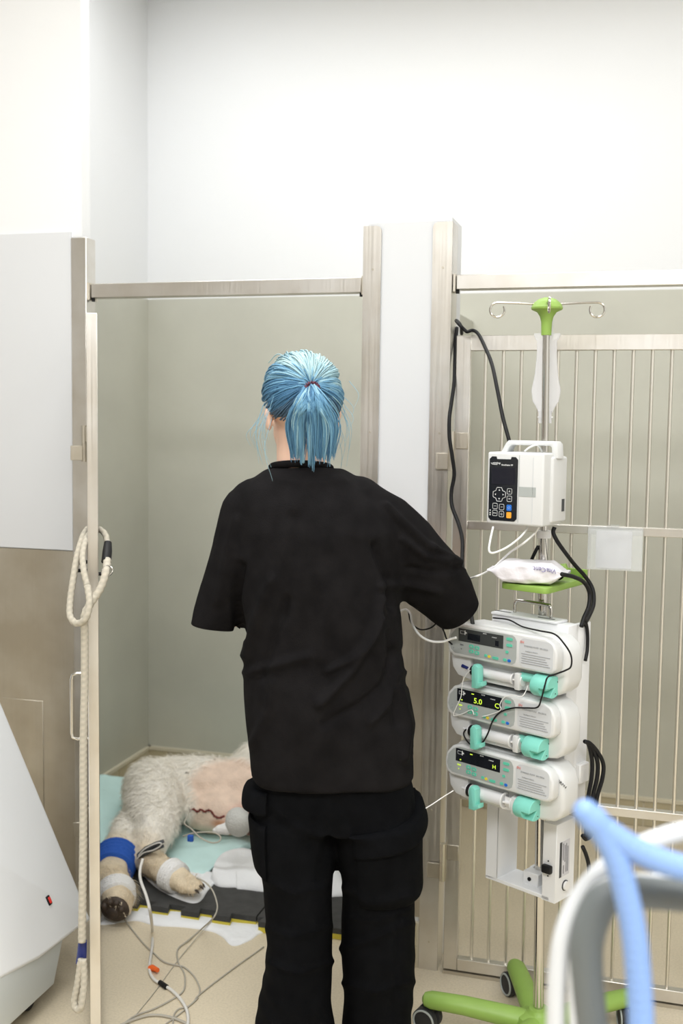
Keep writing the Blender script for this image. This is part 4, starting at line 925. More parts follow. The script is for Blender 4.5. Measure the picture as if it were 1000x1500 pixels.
# ================================================================ PERSON, SEEN FROM BEHIND
PD = 2.40
_p0 = onD(480, 1000, PD); PX0, PY0 = _p0[0], _p0[1]
PEX = np.array([math.cos(YAW), math.sin(YAW), 0]); PEY = np.array([-math.sin(YAW), math.cos(YAW), 0])
def LP(px, py, dy=0.0):
    # photograph point -> person's own frame (x to their right, y ahead, z up)
    d = ray(px, py); o = np.array([PX0, PY0, 0])+PEY*dy; q = CAM+d*(((o-CAM)@PEY)/(d@PEY)); r = q-np.array([PX0, PY0, 0]); return (r@PEX, dy, r[2])
def PW(P): P = np.asarray(P, float); return np.array([PX0, PY0, 0])+P[..., 0:1]*PEX+P[..., 1:2]*PEY+P[..., 2:3]*np.array([0, 0, 1.0])
person = thing('person', 'person with blue ponytail in black shirt and cargo trousers, seen from behind', 'person', (PX0, PY0, 0), YAW)
hcx, hcy, hcz = LP(441, 594, 0.005)
HEADM = Euler((math.radians(-12), 0, math.radians(16))).to_matrix()       # looks down and a little to the left
def hp_(x, y, z): v = HEADM @ Vector((x, y, z)); return (hcx+v.x, hcy+v.y, hcz+v.z)
shz = LP(450, 735)[2]; shLx = LP(388, 745)[0]; shRx = LP(530, 745)[0]
hipz = LP(480, 1130)[2]
elL = LP(318, 901, 0.03); elR = LP(671, 887, 0.10)
haL = (-0.06, 0.27, elL[2]+0.02); haR = (0.10, 0.31, elR[2]+0.05)
ftL, ftR = LP(434, 1490, 0.0)[0], LP(548, 1490, 0.03)[0]
LYO, RYO = 0.0, 0.06
def body():
    b = MB()
    b.chain([(0, 0.0, hipz-0.02, .115), (0.0, 0.0, hipz+0.12, .105), (0.0, 0.01, shz-0.22, .105), (-0.005, 0.01, shz-0.07, .090)], 20)
    for sgn in (-1, 1): b.chain([(sgn*0.06, 0.01, hipz, .105), (sgn*0.06, 0.01, shz-0.25, .085), (sgn*0.08, 0.01, shz-0.06, .06)], 16)
    nz = LP(440, 690)[2]
    b.chain([(hcx+0.004, 0.0, nz-0.06, .062), (hcx+0.002, 0.0, nz+0.02, .054), (hcx, 0.012, hcz-0.03, .054)], 18)
    R = HEADM.to_4x4().to_3x3()
    b.ell(hp_(0, -0.004, 0.016), (.072, .088, .084), 24, 16, R); b.ell(hp_(0, 0.030, -0.050), (.056, .060, .062), 20, 14, R)
    b.ell(hp_(0, 0.062, -0.088), (.028, .024, .020), 14, 10, R)                # chin
    b.chain([(*hp_(0, 0.088, 0.004), .009), (*hp_(0, 0.104, -0.030), .012)], 10); b.ell(hp_(0, 0.100, -0.036), (.016, .011, .009), 12, 8, R)   # nose
    for sgn in (-1, 1):
        b.ell(hp_(sgn*0.030, 0.078, -0.022), (.022, .014, .016), 12, 8, R); b.ell(hp_(sgn*0.030, 0.078, 0.020), (.024, .012, .008), 12, 8, R)
        b.ell(hp_(sgn*0.074, -0.006, -0.030), (.008, .018, .030), 14, 10, R); b.ell(hp_(sgn*0.076, -0.014, -0.020), (.010, .012, .018), 12, 8, R)
    b.ell(hp_(0, 0.086, -0.062), (.024, .012, .007), 12, 8, R); b.ell(hp_(0, 0.084, -0.072), (.021, .012, .007), 12, 8, R)
    # arms
    for (sx, el, ha, sgn) in ((shLx, elL, haL, -1), (shRx, elR, haR, 1)):
        b.chain([(sx, 0.005, shz-0.030, .054), ((sx*.5+el[0]*.5), el[1]*.5, (shz+el[2])*.5, .046), (*el, .036)], 16)
        el, ha = np.array(el), np.array(ha); d = (ha-el)/np.linalg.norm(ha-el)
        b.chain([(*el, .036), (*(el+d*0.06), .038), (*(el*.45+ha*.55), .033), (*ha, .024)], 16)
        side = np.cross(d, [0, 0, 1]); side /= np.linalg.norm(side); side = side*(-sgn); u_ = np.cross(side, d)*(1 if sgn > 0 else -1)
        if u_[2] < 0: u_ = -u_
        pc_ = ha+d*0.045; b.chain([(*ha, .023), (*(ha+d*0.03+side*0.012), .019), (*(ha+d*0.072+side*0.018), .017)], 12)
        b.chain([(*ha, .023), (*(ha+d*0.03-side*0.012), .019), (*(ha+d*0.070-side*0.022), .016)], 12); b.chain([(*(ha+d*0.03), .019), (*(ha+d*0.075), .017)], 12)
        for q, (off, l1, l2, l3) in enumerate(((0.031, .040, .024, .018), (0.0105, .045, .028, .020), (-0.0105, .041, .026, .019), (-0.030, .032, .020, .016))):
            k0 = ha+d*(0.078-0.006*abs(q-1))+side*off; sp = side*(off*0.22)
            k1 = k0+(d+sp/0.06*0.4)*l1-u_*0.008; k2 = k1+d*l2*0.85-u_*l2*0.5; k3 = k2+d*l3*0.55-u_*l3*0.8
            b.chain([(*k0, .0088), (*k1, .0082), (*k2, .0076), (*k3, .0068)], 8)
        t0 = ha+d*0.022+side*0.022; t1 = t0+d*0.028+side*0.024-u_*0.006; t2 = t1+d*0.030+side*0.008-u_*0.006; t3 = t2+d*0.022-side*0.002-u_*0.005
        b.chain([(*t0, .013), (*t1, .0105), (*t2, .0092), (*t3, .0078)], 8)
    # legs
    for sgn, fx, yo in ((-1, ftL, LYO), (1, ftR, RYO)):
        b.chain([(sgn*0.072+0.012, 0.005, hipz-0.02, .080), (LP(432 if sgn < 0 else 552, 1240)[0], yo*.4+0.005, hipz-0.20, .066), (fx, yo*.7+0.008, 0.46, .054), (fx, yo-0.012, 0.33, .054), (fx, yo-0.005, 0.18, .040), (fx, yo, 0.085, .034)], 16)
        b.chain([(fx, yo, 0.07, .034), (fx+sgn*0.006, yo+0.07, 0.055, .034), (fx+sgn*0.014, yo+0.14, 0.045, .030)], 12)
    me = remesh(b, 0.0048, 4); finish(me, True, 180); return me
obj_me('body', body(), M['skin'], person)
R3 = HEADM
for sgn in (-1, 1):
    e = obj('eye', MB().ell(hp_(sgn*0.030, 0.0795, 0.002), (.012, .010, .009), 12, 8, R3), M['eye'], person)
    obj('iris', MB().ell(hp_(sgn*0.030, 0.0885, 0.001), (.005, .0025, .005), 10, 6, R3), M['black'], e)
obj('lips', MB().ell(hp_(0, 0.0945, -0.063), (.020, .006, .0045), 12, 8, R3).ell(hp_(0, 0.0935, -0.071), (.017, .006, .0045), 12, 8, R3), M['lip'], person)

# ---- shirt
def ring(mb_rows, n=48, ex=2.4):
    V = []; Fc = []; k = len(mb_rows)
    for (cx, cy, z, a, b) in mb_rows:
        for j in range(n):
            t = 2*math.pi*j/n; c, s = math.cos(t), math.sin(t)
            V.append((cx+a*math.copysign(abs(c)**(2/ex), c), cy+b*math.copysign(abs(s)**(2/ex), s), z))
    for i in range(k-1):
        for j in range(n): Fc.append((i*n+j, i*n+(j+1) % n, (i+1)*n+(j+1) % n, (i+1)*n+j))
    Fc.append(tuple(range(n-1, -1, -1))); Fc.append(tuple((k-1)*n+j for j in range(n))); return V, Fc
def shirt():
    b = MB(); rows = []
    for (y, l, r, d) in ((1134, 364, 604, .138), (1110, 362, 604, .140), (1060, 358, 602, .142), (1000, 357, 597, .140), (950, 357, 593, .138), (893, 352, 590, .137), (830, 345, 592, .135), (775, 345, 585, .128), (740, 344, 568, .112), (716, 356, 544, .096), (701, 372, 522, .080), (690, 389, 500, .066)):
        xl, xr = LP(l, y)[0], LP(r, y)[0]; rows.append(((xl+xr)/2, -0.005+0.02*max(0, (760-y)/80), LP(480, y)[2], (xr-xl)/2, d))
    b.add(*ring(rows))
    def arm(pts):
        q = []
        for (x, y, dy, r) in pts: p = LP(x, y, dy); q.append((*p, r))
        b.chain(q, 18)
    arm([(376, 740, 0, .060), (368, 756, 0, .068), (358, 800, 0.005, .072), (341, 852, 0.015, .065), (322, 900, 0.025, .054), (308, 950, 0.045, .046)])
    arm([(528, 742, 0, .064), (558, 768, 0.01, .074), (588, 804, 0.03, .082), (620, 840, 0.06, .080), (648, 868, 0.09, .064), (670, 897, 0.115, .050), (700, 938, 0.150, .044)])
    me = remesh(b, 0.0062, 7)
    bm = bmesh.new(); bm.from_mesh(me)
    def cut(p, nrm, keep):
        fs = [f for f in bm.faces if keep(f.calc_center_median())]; es = {e for f in fs for e in f.edges}; vs = {v for f in fs for v in f.verts}
        bmesh.ops.bisect_plane(bm, geom=list(vs)+list(es)+fs, plane_co=p, plane_no=nrm, clear_outer=True)
    l0, l1 = Vector(LP(284, 913, 0.03)), Vector(LP(344, 921, 0.03)); dl = (l1-l0).normalized(); xa = LP(348, 900)[0]
    cut((l0+l1)/2, dl.cross(Vector((0, 1, 0.0))) if dl.cross(Vector((0, 1, 0))).z < 0 else -dl.cross(Vector((0, 1, 0))), lambda c: c.x < xa and c.z < l0.z+0.04)
    ra, rb = Vector(LP(648, 868, 0.09)), Vector(LP(700, 938, 0.150)); xb = LP(606, 900)[0]
    cut(Vector(LP(667, 897, 0.115)), (rb-ra).normalized(), lambda c: c.x > xb and c.z < ra.z+0.03)
    bm.to_mesh(me); bm.free(); me.update(); P = co_of(me)
    # trim hems flat: cut planes through sleeves and waist are shaped by pulling points in
    N = no_of(me); W = PW(P); px = projv(W); back = (N[:, 1] < 0.25)
    disp = 0.0040*wav(P*np.array([1, 1, 0.35]), 17, 61)+0.0022*wav(P*np.array([1, 1, 0.5]), 42, 62)
    F_ = [([(560, 878), (548, 930), (515, 985), (470, 1030)], 7, .010), ([(586, 955), (566, 1005), (530, 1035), (478, 1058)], 7, -.007), ([(556, 905), (538, 945), (512, 968), (480, 982)], 5, .007), ([(590, 985), (572, 1030), (545, 1060)], 5, .006),
          ([(398, 850), (378, 905), (362, 960)], 8, .009), ([(418, 880), (400, 940), (385, 990)], 7, -.006), ([(362, 985), (400, 975), (450, 962)], 6, .006), ([(470, 800), (476, 880), (470, 960)], 12, .005), ([(430, 760), (424, 830), (415, 900)], 10, -.005),
          ([(565, 740), (600, 775), (632, 806)], 5, .007), ([(590, 790), (622, 815), (655, 822)], 4, .007), ([(600, 835), (640, 838), (672, 832)], 4, -.006), ([(552, 800), (575, 850), (580, 888)], 7, -.010), ([(630, 800), (660, 818), (684, 838)], 4, .006), ([(560, 860), (590, 858), (640, 866)], 6, .006),
          ([(345, 760), (330, 820), (318, 880)], 7, .004), ([(352, 830), (346, 880), (352, 930)], 6, -.012), ([(370, 1090), (395, 1040), (400, 1000)], 7, .005), ([(590, 1010), (598, 1060), (590, 1110)], 6, .007), ([(575, 930), (582, 990), (582, 1060)], 6, -.006), ([(410, 705), (450, 715), (500, 706)], 6, .003)]
    for poly, wd_, amp in F_:
        d = seg_dist(px, poly); disp += amp*np.exp(-(d/wd_)**2)*back
    # double-stitched hems
    hz = rows[0][2]
    P = P+N*(disp*1.6)[:, None]; set_co(me, P); finish(me, True, 180); return me
sh = obj_me('shirt', shirt(), M['black_cloth'], person)
so_ = sh.modifiers.new('thick', 'SOLIDIFY'); so_.thickness = 0.003; so_.offset = -1
def hoop(cx, cy, cz, a, b, r, flat, n=64, tiltx=0.0, name='collar', m=None):
    pts = [(cx+a*math.cos(t), cy+b*math.sin(t), cz+tiltx*math.sin(t)) for t in np.linspace(0, 2*math.pi, n+1)[:-1]]
    return MB().tube(pts, r, 10, closed=True, flat=flat)
cxl, cxr = LP(394, 686)[0], LP(487, 686)[0]
obj('collar', hoop((cxl+cxr)/2, 0.012, LP(440, 689)[2]+0.004, (cxr-cxl)/2-0.004, 0.064, 0.0072, 1.15, tiltx=-0.012), M['black_cloth'], sh)

# ---- trousers
def trousers():
    b = MB(); rows = []
    for (y, l, r, d) in ((1200, 374, 612, .120), (1160, 370, 606, .125), (1120, 376, 598, .122), (1085, 385, 590, .115)):
        xl, xr = LP(l, y)[0], LP(r, y)[0]; rows.append(((xl+xr)/2, 0.0, LP(480, y)[2], (xr-xl)/2, d))
    b.add(*ring(rows, ex=2.6))
    for legs, yo in ((((1190, 374, 488), (1240, 376, 491), (1290, 385, 489), (1340, 387, 487), (1390, 389, 484), (1430, 388, 484), (1465, 382, 485), (1500, 376, 491), (1535, 374, 492)), LYO), (((1190, 489, 612), (1240, 492, 610), (1290, 499, 609), (1340, 500, 608), (1390, 501, 606), (1430, 501, 604), (1465, 501, 602), (1500, 499, 600), (1535, 500, 600)), RYO)):
        rw = []
        for i, (y, l, r) in enumerate(legs):
            dy = yo*i/8; xl, xr = LP(l, y, dy)[0], LP(r, y, dy)[0]; rw.append(((xl+xr)/2, dy, LP((l+r)/2, y, dy)[2], (xr-xl)/2, 0.115-0.012*min(1, i/3)))
        z_l = rw[-1][2]; rw.append((rw[-1][0], rw[-1][1], 0.045, rw[-1][3]*1.02, rw[-1][4])); b.add(*ring(rw[::-1], ex=2.3))
    me = remesh(b, 0.0062, 6); P = co_of(me); N = no_of(me); px = projv(PW(P)); back = (N[:, 1] < 0.3)
    disp = 0.0035*wav(P, 18, 71)+0.002*wav(P, 48, 72)
    # crumpling of the lower legs
    crum = np.clip((1.0*(0.42-P[:, 2]))/0.25, 0, 1); disp += crum*0.0028*np.sin(P[:, 2]*80+5.0*np.sin(P[:, 0]*19+1+P[:, 2]*7)+P[:, 1]*26)*(0.6+0.4*wav(P, 15, 73, 3))
    for poly, wd_, amp in (([(488, 1180), (480, 1230), (470, 1290)], 8, -.008), ([(400, 1180), (430, 1210), (470, 1225)], 7, .006), ([(395, 1290), (430, 1310), (470, 1300)], 6, .006), ([(505, 1300), (545, 1320), (598, 1308)], 6, .008), ([(500, 1390), (540, 1378), (600, 1352)], 6, .008), ([(510, 1345), (550, 1350), (600, 1332)], 5, .006), ([(392, 1360), (430, 1372), (480, 1356)], 6, .006), ([(395, 1410), (440, 1425), (484, 1408)], 5, .007), ([(584, 1320), (582, 1400), (575, 1490)], 3, -.006), ([(500, 1180), (515, 1215), (522, 1270)], 7, -.005), ([(500, 1440), (550, 1452), (600, 1438)], 5, .007)):
        disp += 0.75*amp*np.exp(-(seg_dist(px, poly)/wd_)**2)*back
    P = P+N*disp[:, None]; set_co(me, P); finish(me, True, 180); return me, P, N
tme, TP, TN = trousers()
tr_ = obj_me('trousers', tme, M['black_twill'], person)
from mathutils.bvhtree import BVHTree
tbv = BVHTree.FromPolygons([tuple(v) for v in TP.tolist()], [tuple(p.vertices) for p in tme.polygons])
def wrap_patch(name, fn, nu, nv, thick, parent, m):
    # a padded pocket shell: fn(u,v) gives (angle, z, leg centre x, y); projected on the trouser leg, then lifted
    out, inn = [], []
    for j in range(nv):
        for i in range(nu):
            u, v = i/(nu-1), j/(nv-1); an, z, cx, cy, lift = fn(u, v); d = Vector((math.cos(an), math.sin(an), 0))
            h = tbv.ray_cast(Vector((cx, cy, z))+d*0.4, -d, 0.6); base = h[0] if h[0] is not None else Vector((cx, cy, z))+d*0.1
            e = min(1.0, min(u, 1-u, v*1.0, (1-v))*9+0.0)
            out.append(base+d*(0.003+(thick*lift)*(0.35+0.65*e**0.5))); inn.append(base-d*0.004)
    V = out+inn; n = nu*nv; Fc = []
    for j in range(nv-1):
        for i in range(nu-1):
            a = j*nu+i; Fc.append((a, a+1, a+nu+1, a+nu)); Fc.append((n+a, n+a+nu, n+a+nu+1, n+a+1))
    bd = list(range(nu))+[j*nu+nu-1 for j in range(1, nv)]+[(nv-1)*nu+i for i in range(nu-2, -1, -1)]+[j*nu for j in range(nv-2, 0, -1)]
    for a, c in zip(bd, bd[1:]+bd[:1]): Fc.append((a, n+a, n+c, c))
    return obj(name, MB().add(V, Fc), m, parent, angle=50)
rz = lambda y: LP(560, y)[2]
rcx = (LP(494, 1230)[0]+LP(610, 1230)[0])/2; lcx = (LP(374, 1230)[0]+LP(487, 1230)[0])/2
A0, A1 = math.radians(-112), math.radians(22)
pk_ = wrap_patch('cargo_pocket', lambda u, v: (A0+(A1-A0)*u, rz(1222)+(rz(1306)-rz(1222))*v-0.035*(0.5-u)*(-1)*0.0+(-0.0)*v+0.045*u*(1-v)*1.0-0.0*u, rcx, 0.012, 0.9+0.9*v*u), 26, 22, 0.010, tr_, M['black_twill'])
wrap_patch('pocket_flap', lambda u, v: (A0-0.06+(A1-A0+0.10)*u, rz(1196)+(rz(1232)-rz(1196))*v+0.050*u, rcx, 0.012, 1.5+0.9*v), 26, 14, 0.009, pk_, M['black_twill'])
A2, A3 = math.radians(-202), math.radians(-120)
pk2 = wrap_patch('cargo_pocket', lambda u, v: (A2+(A3-A2)*u, rz(1190)+(rz(1268)-rz(1190))*v, lcx, 0.004, 1.0), 20, 20, 0.010, tr_, M['black_twill'])
wrap_patch('pocket_flap', lambda u, v: (A2-0.04+(A3-A2+0.06)*u, rz(1150)+(rz(1182)-rz(1150))*v+0.01*u, lcx, 0.004, 1.5+0.7*v), 20, 12, 0.009, pk2, M['black_twill'])
# shoes
for fx, yo, sgn in ((ftL, LYO, -1), (ftR, RYO, 1)):
    s_ = MB(); s_.chain([(fx, yo-0.02, 0.055, .042), (fx+sgn*0.004, yo+0.06, 0.050, .043), (fx+sgn*0.014, yo+0.15, 0.042, .040)], 14).ell((fx, yo-0.01, 0.085), (.044, .055, .04))
    me = remesh(s_, 0.006, 4); P = co_of(me); P[:, 2] = np.maximum(P[:, 2], 0.018); set_co(me, P); finish(me, True, 60)
    so = obj_me('shoe', me, M['shoe'], person)
    out = [(fx+sgn*(0.0+0.007*(k > 0))*0+0.043*math.cos(t)+sgn*0.010*(math.sin(t) > 0), yo+0.06+0.135*math.sin(t)) for k, t in enumerate(np.linspace(0, 2*math.pi, 33)[:-1])]
    obj('sole', MB().prism(out, 0.001, 0.024, 'xy', bev=0.003, seg=2), M['shoe'], so)

# ---- hair: cap, combed strands running to the tie, ponytail
tie_dir = Vector(LP(457, 573, 0)) - Vector((hcx, 0, hcz)); tie_w = Vector((tie_dir.x, -0.096, tie_dir.z)); tdir = tie_w.normalized()
tie_p = Vector((hcx, hcy, hcz))+tie_w
cap = MB(); 
def skull(d, k=1.0):
    v = HEADM.transposed() @ d; r = 1/math.sqrt((v.x/.079)**2+((v.y)/.098)**2+((v.z)/.087)**2); return Vector((hcx, hcy, hcz))+d*r*k+HEADM @ Vector((0, -0.004, 0.011))
def hairline(v): # v in head frame (unit): inside the hair?
    if v.y > 0.30: return v.z > 0.42+0.25*(v.y-0.3)
    lim = -0.62 if v.y < -0.35 else (-0.62+(v.y+0.35)/0.65*0.80)
    return v.z > lim
V = []; Fc = []; n_, m_ = 48, 32; keep = {}
for i in range(m_+1):
    for j in range(n_):
        th, a = math.pi*i/m_, 2*math.pi*j/n_; v = Vector((math.sin(th)*math.cos(a), math.sin(th)*math.sin(a), math.cos(th))); keep[(i, j)] = hairline(v); V.append(skull(HEADM @ v, 0.985))
for i in range(m_):
    for j in range(n_):
        q = ((i, j), (i+1, j), (i+1, (j+1) % n_), (i, (j+1) % n_))
        if all(keep[k] for k in q): Fc.append(tuple(k[0]*n_+k[1] for k in q))
hair = obj('hair', MB().add(V, Fc), M['hair_dark'], person, angle=180)
HC = []; HV = MB()
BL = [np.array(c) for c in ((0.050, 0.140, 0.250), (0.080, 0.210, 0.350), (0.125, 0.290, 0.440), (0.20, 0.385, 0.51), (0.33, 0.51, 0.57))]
def strand(pts, r0, c0, c1=None, tip=0.35):
    k = len(pts); n0 = len(HV.v); HV.tube(pts, [r0*(1-(1-tip)*(i/(k-1))**2) for i in range(k)], 4, caps=False)
    for i in range(k):
        t = i/(k-1); c = c0*(1-t)+(c1 if c1 is not None else c0)*t
        for j in range(4): HC.append(c)
cnt = 0
while cnt < 1500:
    v = Vector(RNG.normal(size=3)); v.normalize()
    if not hairline(v): continue
    d0 = HEADM @ v
    ang = d0.angle(tdir)
    if ang < 0.20: continue
    pts = []; lift = 0.003+0.006*RNG.random()**2; K = 10; wv_ = RNG.normal(0, 0.05); top_ = v.z > 0.45
    if top_: lift += 0.009*RNG.random()
    ax = d0.cross(tdir); ax.normalize(); side = RNG.normal(0, 0.05)
    for k in range(K):
        t = k/(K-1); d = Matrix.Rotation(ang*t, 3, ax) @ d0; d = Matrix.Rotation(side*math.sin(math.pi*t), 3, tdir) @ d
        p = skull(d, 1.0)+d*(lift*math.sin(math.pi*min(1, 0.12+t*0.95))+0.002+0.003*wv_)
        if t > 0.86: p = p.lerp(tie_p+Vector((0, 0.004, 0)), (t-0.86)/0.14*0.9)
        pts.append(p)
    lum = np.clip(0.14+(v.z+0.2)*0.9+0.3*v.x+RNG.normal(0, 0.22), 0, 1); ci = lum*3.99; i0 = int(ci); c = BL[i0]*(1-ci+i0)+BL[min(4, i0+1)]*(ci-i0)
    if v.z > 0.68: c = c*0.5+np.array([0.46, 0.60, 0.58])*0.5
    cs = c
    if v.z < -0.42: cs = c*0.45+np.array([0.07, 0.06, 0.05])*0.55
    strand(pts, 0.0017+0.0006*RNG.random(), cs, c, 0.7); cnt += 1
# loose lifted lock on the crown
for k in range(70):
    a = RNG.normal(0, 1); base = hp_(-0.022+0.016*RNG.normal(), 0.00+0.02*RNG.normal(), 0.094); b_ = Vector(base)
    e = Vector(skull((HEADM @ Vector((-0.15+0.22*RNG.normal(), -0.75, 0.62))).normalized(), 1.05))
    mid = b_.lerp(e, 0.45)+HEADM @ Vector((-0.002+0.005*RNG.normal(), -0.004, 0.014+0.009*RNG.random()))
    strand([Vector(p) for p in smooth_path([b_, mid, e], 6)], 0.0014, np.array([0.42, 0.54, 0.50])*(0.7+0.5*RNG.random()), BL[3], 0.6)
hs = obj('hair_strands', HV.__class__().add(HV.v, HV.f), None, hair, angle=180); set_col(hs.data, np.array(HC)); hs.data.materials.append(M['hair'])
HC = []; HV = MB()
botz = LP(455, 678, -0.1)[2]
lx = LP(419, 640, -0.1)[0]; rx = LP(497, 640, -0.1)[0]
CL = []
for k in range(34):
    r_ = (k % 17+0.5)/17+0.03*RNG.normal(); CL.append((np.clip(r_, 0, 1), RNG.random(), 0.028*RNG.random()**1.5, np.clip(0.40+0.27*RNG.normal(), 0, 1)))
for k in range(900):
    rel0, dep, ze, lm_ = CL[RNG.integers(len(CL))]; sp_w = RNG.normal(0, 1); edge = abs(rel0-0.5)*2
    ex_ = lx+(rx-lx)*(rel0*0.86+0.05)+0.0015*sp_w; ez = botz+ze+0.010*edge+0.006*RNG.normal()
    dy_ = -0.018*math.sqrt(max(0, 1-edge**2))-0.012*dep
    q0 = tie_p+Vector((0.008*(rel0-0.5)*2+0.003*RNG.normal(), -0.006+0.003*RNG.normal(), 0.005*RNG.normal()))
    wm = 1.10 if edge > 0.5 else 0.95
    q1 = Vector((q0.x+(ex_-q0.x)*0.42*wm+0.0022*sp_w, -0.120+dy_*0.9, q0.z-0.026)); q2 = Vector((q0.x+(ex_-q0.x)*0.98*wm+0.0032*RNG.normal(), -0.104+dy_, q0.z*0.5+ez*0.5)); q3 = Vector((ex_*0.97+q0.x*0.03, -0.090+dy_*0.6, ez))
    lum = np.clip(lm_+0.12*RNG.normal(), 0, 1); ci = lum*3.99; i0 = int(ci); c = BL[i0]*(1-ci+i0)+BL[min(4, i0+1)]*(ci-i0)
    strand([Vector(p) for p in smooth_path([q0, q1, q2, q3], 5)], 0.0015+0.0006*RNG.random(), c, c*(0.8+0.3*RNG.random()), 0.3)
for k in range(26): # flyaways at both temples and beside the ponytail
    sgn = -1 if k % 2 else 1; b_ = Vector(hp_(sgn*0.080, -0.01+0.04*RNG.normal(), -0.01+0.02*RNG.normal())); L_ = 0.05+0.09*RNG.random()
    e = b_+Vector((sgn*0.012*RNG.random()+0.008*RNG.normal(), -0.01*RNG.random(), -L_)); md = b_.lerp(e, 0.5)+Vector((sgn*(0.010+0.006*RNG.random()), -0.006, 0))
    strand([Vector(p) for p in smooth_path([b_, md, e], 6)], 0.0006, BL[3], BL[4], 0.5)
pt = obj('ponytail', HV.__class__().add(HV.v, HV.f), None, hair, angle=180); set_col(pt.data, np.array(HC)); pt.data.materials.append(M['hair'])
# coiled elastic tie
tn = tdir; t1 = tn.cross(Vector((0, 0, 1))).normalized(); t2 = tn.cross(t1)
coil = []
for k in range(140):
    a = 2*math.pi*k/46; w_ = 2*math.pi*k/6.2; R_ = 0.0125+0.0038*math.cos(w_); coil.append(tie_p+t1*R_*math.cos(a)+t2*R_*math.sin(a)*0.85+tn*(0.013+0.0045*math.sin(w_)))
obj('hair_tie', MB().tube(coil, 0.0014, 6), M['maroon'], hair)

# ================================================================ CABLES, TUBES AND SMALL THINGS
def path(pp): # (px, py, depth) or (px, py, 'z', height)
    return [onD(p[0], p[1], p[2]) if len(p) == 3 else onZ(p[0], p[1], p[3]) for p in pp]
def cable(name, pp, r, m, label, cat, n=8, parent=None):
    mb = MB().tube(smooth_path(path(pp), 7), r, n)
    o = obj(name, mb, m, parent, angle=180, world=parent is not None)
    if parent is None: tag(o, label, cat)
    return o
Z = lambda x, y, h: (x, y, 'z', h)
# sensor clip on the dog's hock and its cable across the floor
cc = np.array(onD(214, 1253, 3.10))
q = on_dog(222, 1250, 0.014); cc = q if q is not None else cc
ct = thing('sensor_clip', 'black pulse sensor clip pinched on the dog\'s hock', 'sensor', tuple(cc))
ca_ = np.array([0.80, 0.30, 0.30]); ca_ /= np.linalg.norm(ca_)
for s_, dz in ((0, 0.0), (1, 0.013)):
    obj('jaw', MB().tube([cc-ca_*0.042+[0, -0.004, dz*0.4-0.006], cc-ca_*0.015+[0, -0.006, dz-0.002], cc+ca_*0.02+[0, -0.006, dz+0.002], cc+ca_*0.044+[0, -0.004, dz*1.2]], [0.009, 0.012, 0.012, 0.008], 10, flat=0.6), M['darkgrey'], ct, world=True)
lp_ = [cc-ca_*0.035+[0, -0.016, 0], cc-ca_*0.01+[0, -0.021, 0.016], cc+ca_*0.03+[0, -0.020, 0.020], cc+ca_*0.044+[0, -0.020, 0.010], cc+ca_*0.02+[0, -0.021, 0.002], cc-ca_*0.015+[0, -0.021, 0.004], cc-ca_*0.038+[0, -0.018, -0.008]]
obj('looped_wire', MB().tube(smooth_path(lp_, 6), 0.0022, 6), M['cable_white'], ct, world=True, angle=180)
wc_ = thing('sensor_cable', 'white cable from the dog\'s hock down over the pads and floor', 'cable', tuple(onZ(222, 1430, 0)))
cable('lead', [(209, 1258, 3.05), (205, 1275, 3.03), (206, 1290, 2.99), (214, 1312, 2.94), (220, 1336, 2.90), Z(223, 1362, 0.008), Z(223, 1385, 0.006), Z(220, 1405, 0.006), Z(219, 1422, 0.006), Z(226, 1435, 0.006), Z(238, 1442, 0.006), Z(253, 1452, 0.006), Z(266, 1466, 0.006), Z(274, 1482, 0.006), Z(275, 1500, 0.006), Z(268, 1515, 0.006)], 0.0042, M['cable_white'], '', '', parent=wc_)
a, b = onZ(221, 1419, 0.006), onZ(229, 1422, 0.010)
obj('orange_tag', MB().tube([a+[-0.004, 0, 0], a+[0.004, 0.0, 0.003], b+[0.004, 0, 0.002]], [0.008, 0.0085, 0.006], 10), M['orange'], wc_, world=True)['label'] = 'orange tag'
obj('black_sleeve', MB().cyl(onZ(234, 1439, 0.007), onZ(244, 1446, 0.007), 0.0068, 12), M['black'], wc_, world=True)['label'] = 'black sleeve'
# thin grey leads
cable('paw_tube', [(288, 1286, 3.06), (300, 1292, 3.04), (311, 1304, 3.01), (317, 1320, 2.98), (318, 1332, 2.945), (312, 1345, 2.90), Z(296, 1360, 0.018), Z(275, 1378, 0.006), Z(262, 1388, 0.004), Z(259, 1398, 0.003), Z(262, 1412, 0.003), Z(269, 1424, 0.003), Z(271, 1436, 0.003), Z(268, 1452, 0.003), Z(252, 1464, 0.003), Z(225, 1478, 0.003), Z(198, 1488, 0.003), Z(182, 1500, 0.003), Z(174, 1514, 0.003)], 0.0022, M['cable_grey'], 'thin grey tube from the bandaged hind paw looping over the floor', 'tube')
cable('thin_lead', [Z(182, 1346, 0.014), Z(192, 1360, 0.003), Z(210, 1382, 0.003), Z(225, 1396, 0.003), Z(240, 1409, 0.003), Z(258, 1414, 0.003), Z(270, 1417, 0.003), Z(284, 1430, 0.003), Z(292, 1446, 0.003), Z(292, 1456, 0.003)], 0.0022, M['cable_grey'], 'thin lead curving from the near hind paw over the floor', 'cable')
cable('straight_lead', [Z(386, 1387, 0.003), Z(340, 1420, 0.003), Z(293, 1456, 0.003), Z(283, 1468, 0.003), Z(262, 1486, 0.003), Z(240, 1502, 0.003), Z(225, 1514, 0.003)], 0.0019, M['cable_grey'], 'thin lead running straight across the floor to the standing person', 'cable')
cable('thin_wire', [Z(316, 1343, 0.016), Z(298, 1362, 0.010), Z(262, 1405, 0.002), Z(225, 1455, 0.002), Z(198, 1488, 0.002), Z(186, 1504, 0.002)], 0.0011, M['cable_grey'], 'very thin wire stretched straight over the floor by the white pad', 'wire')
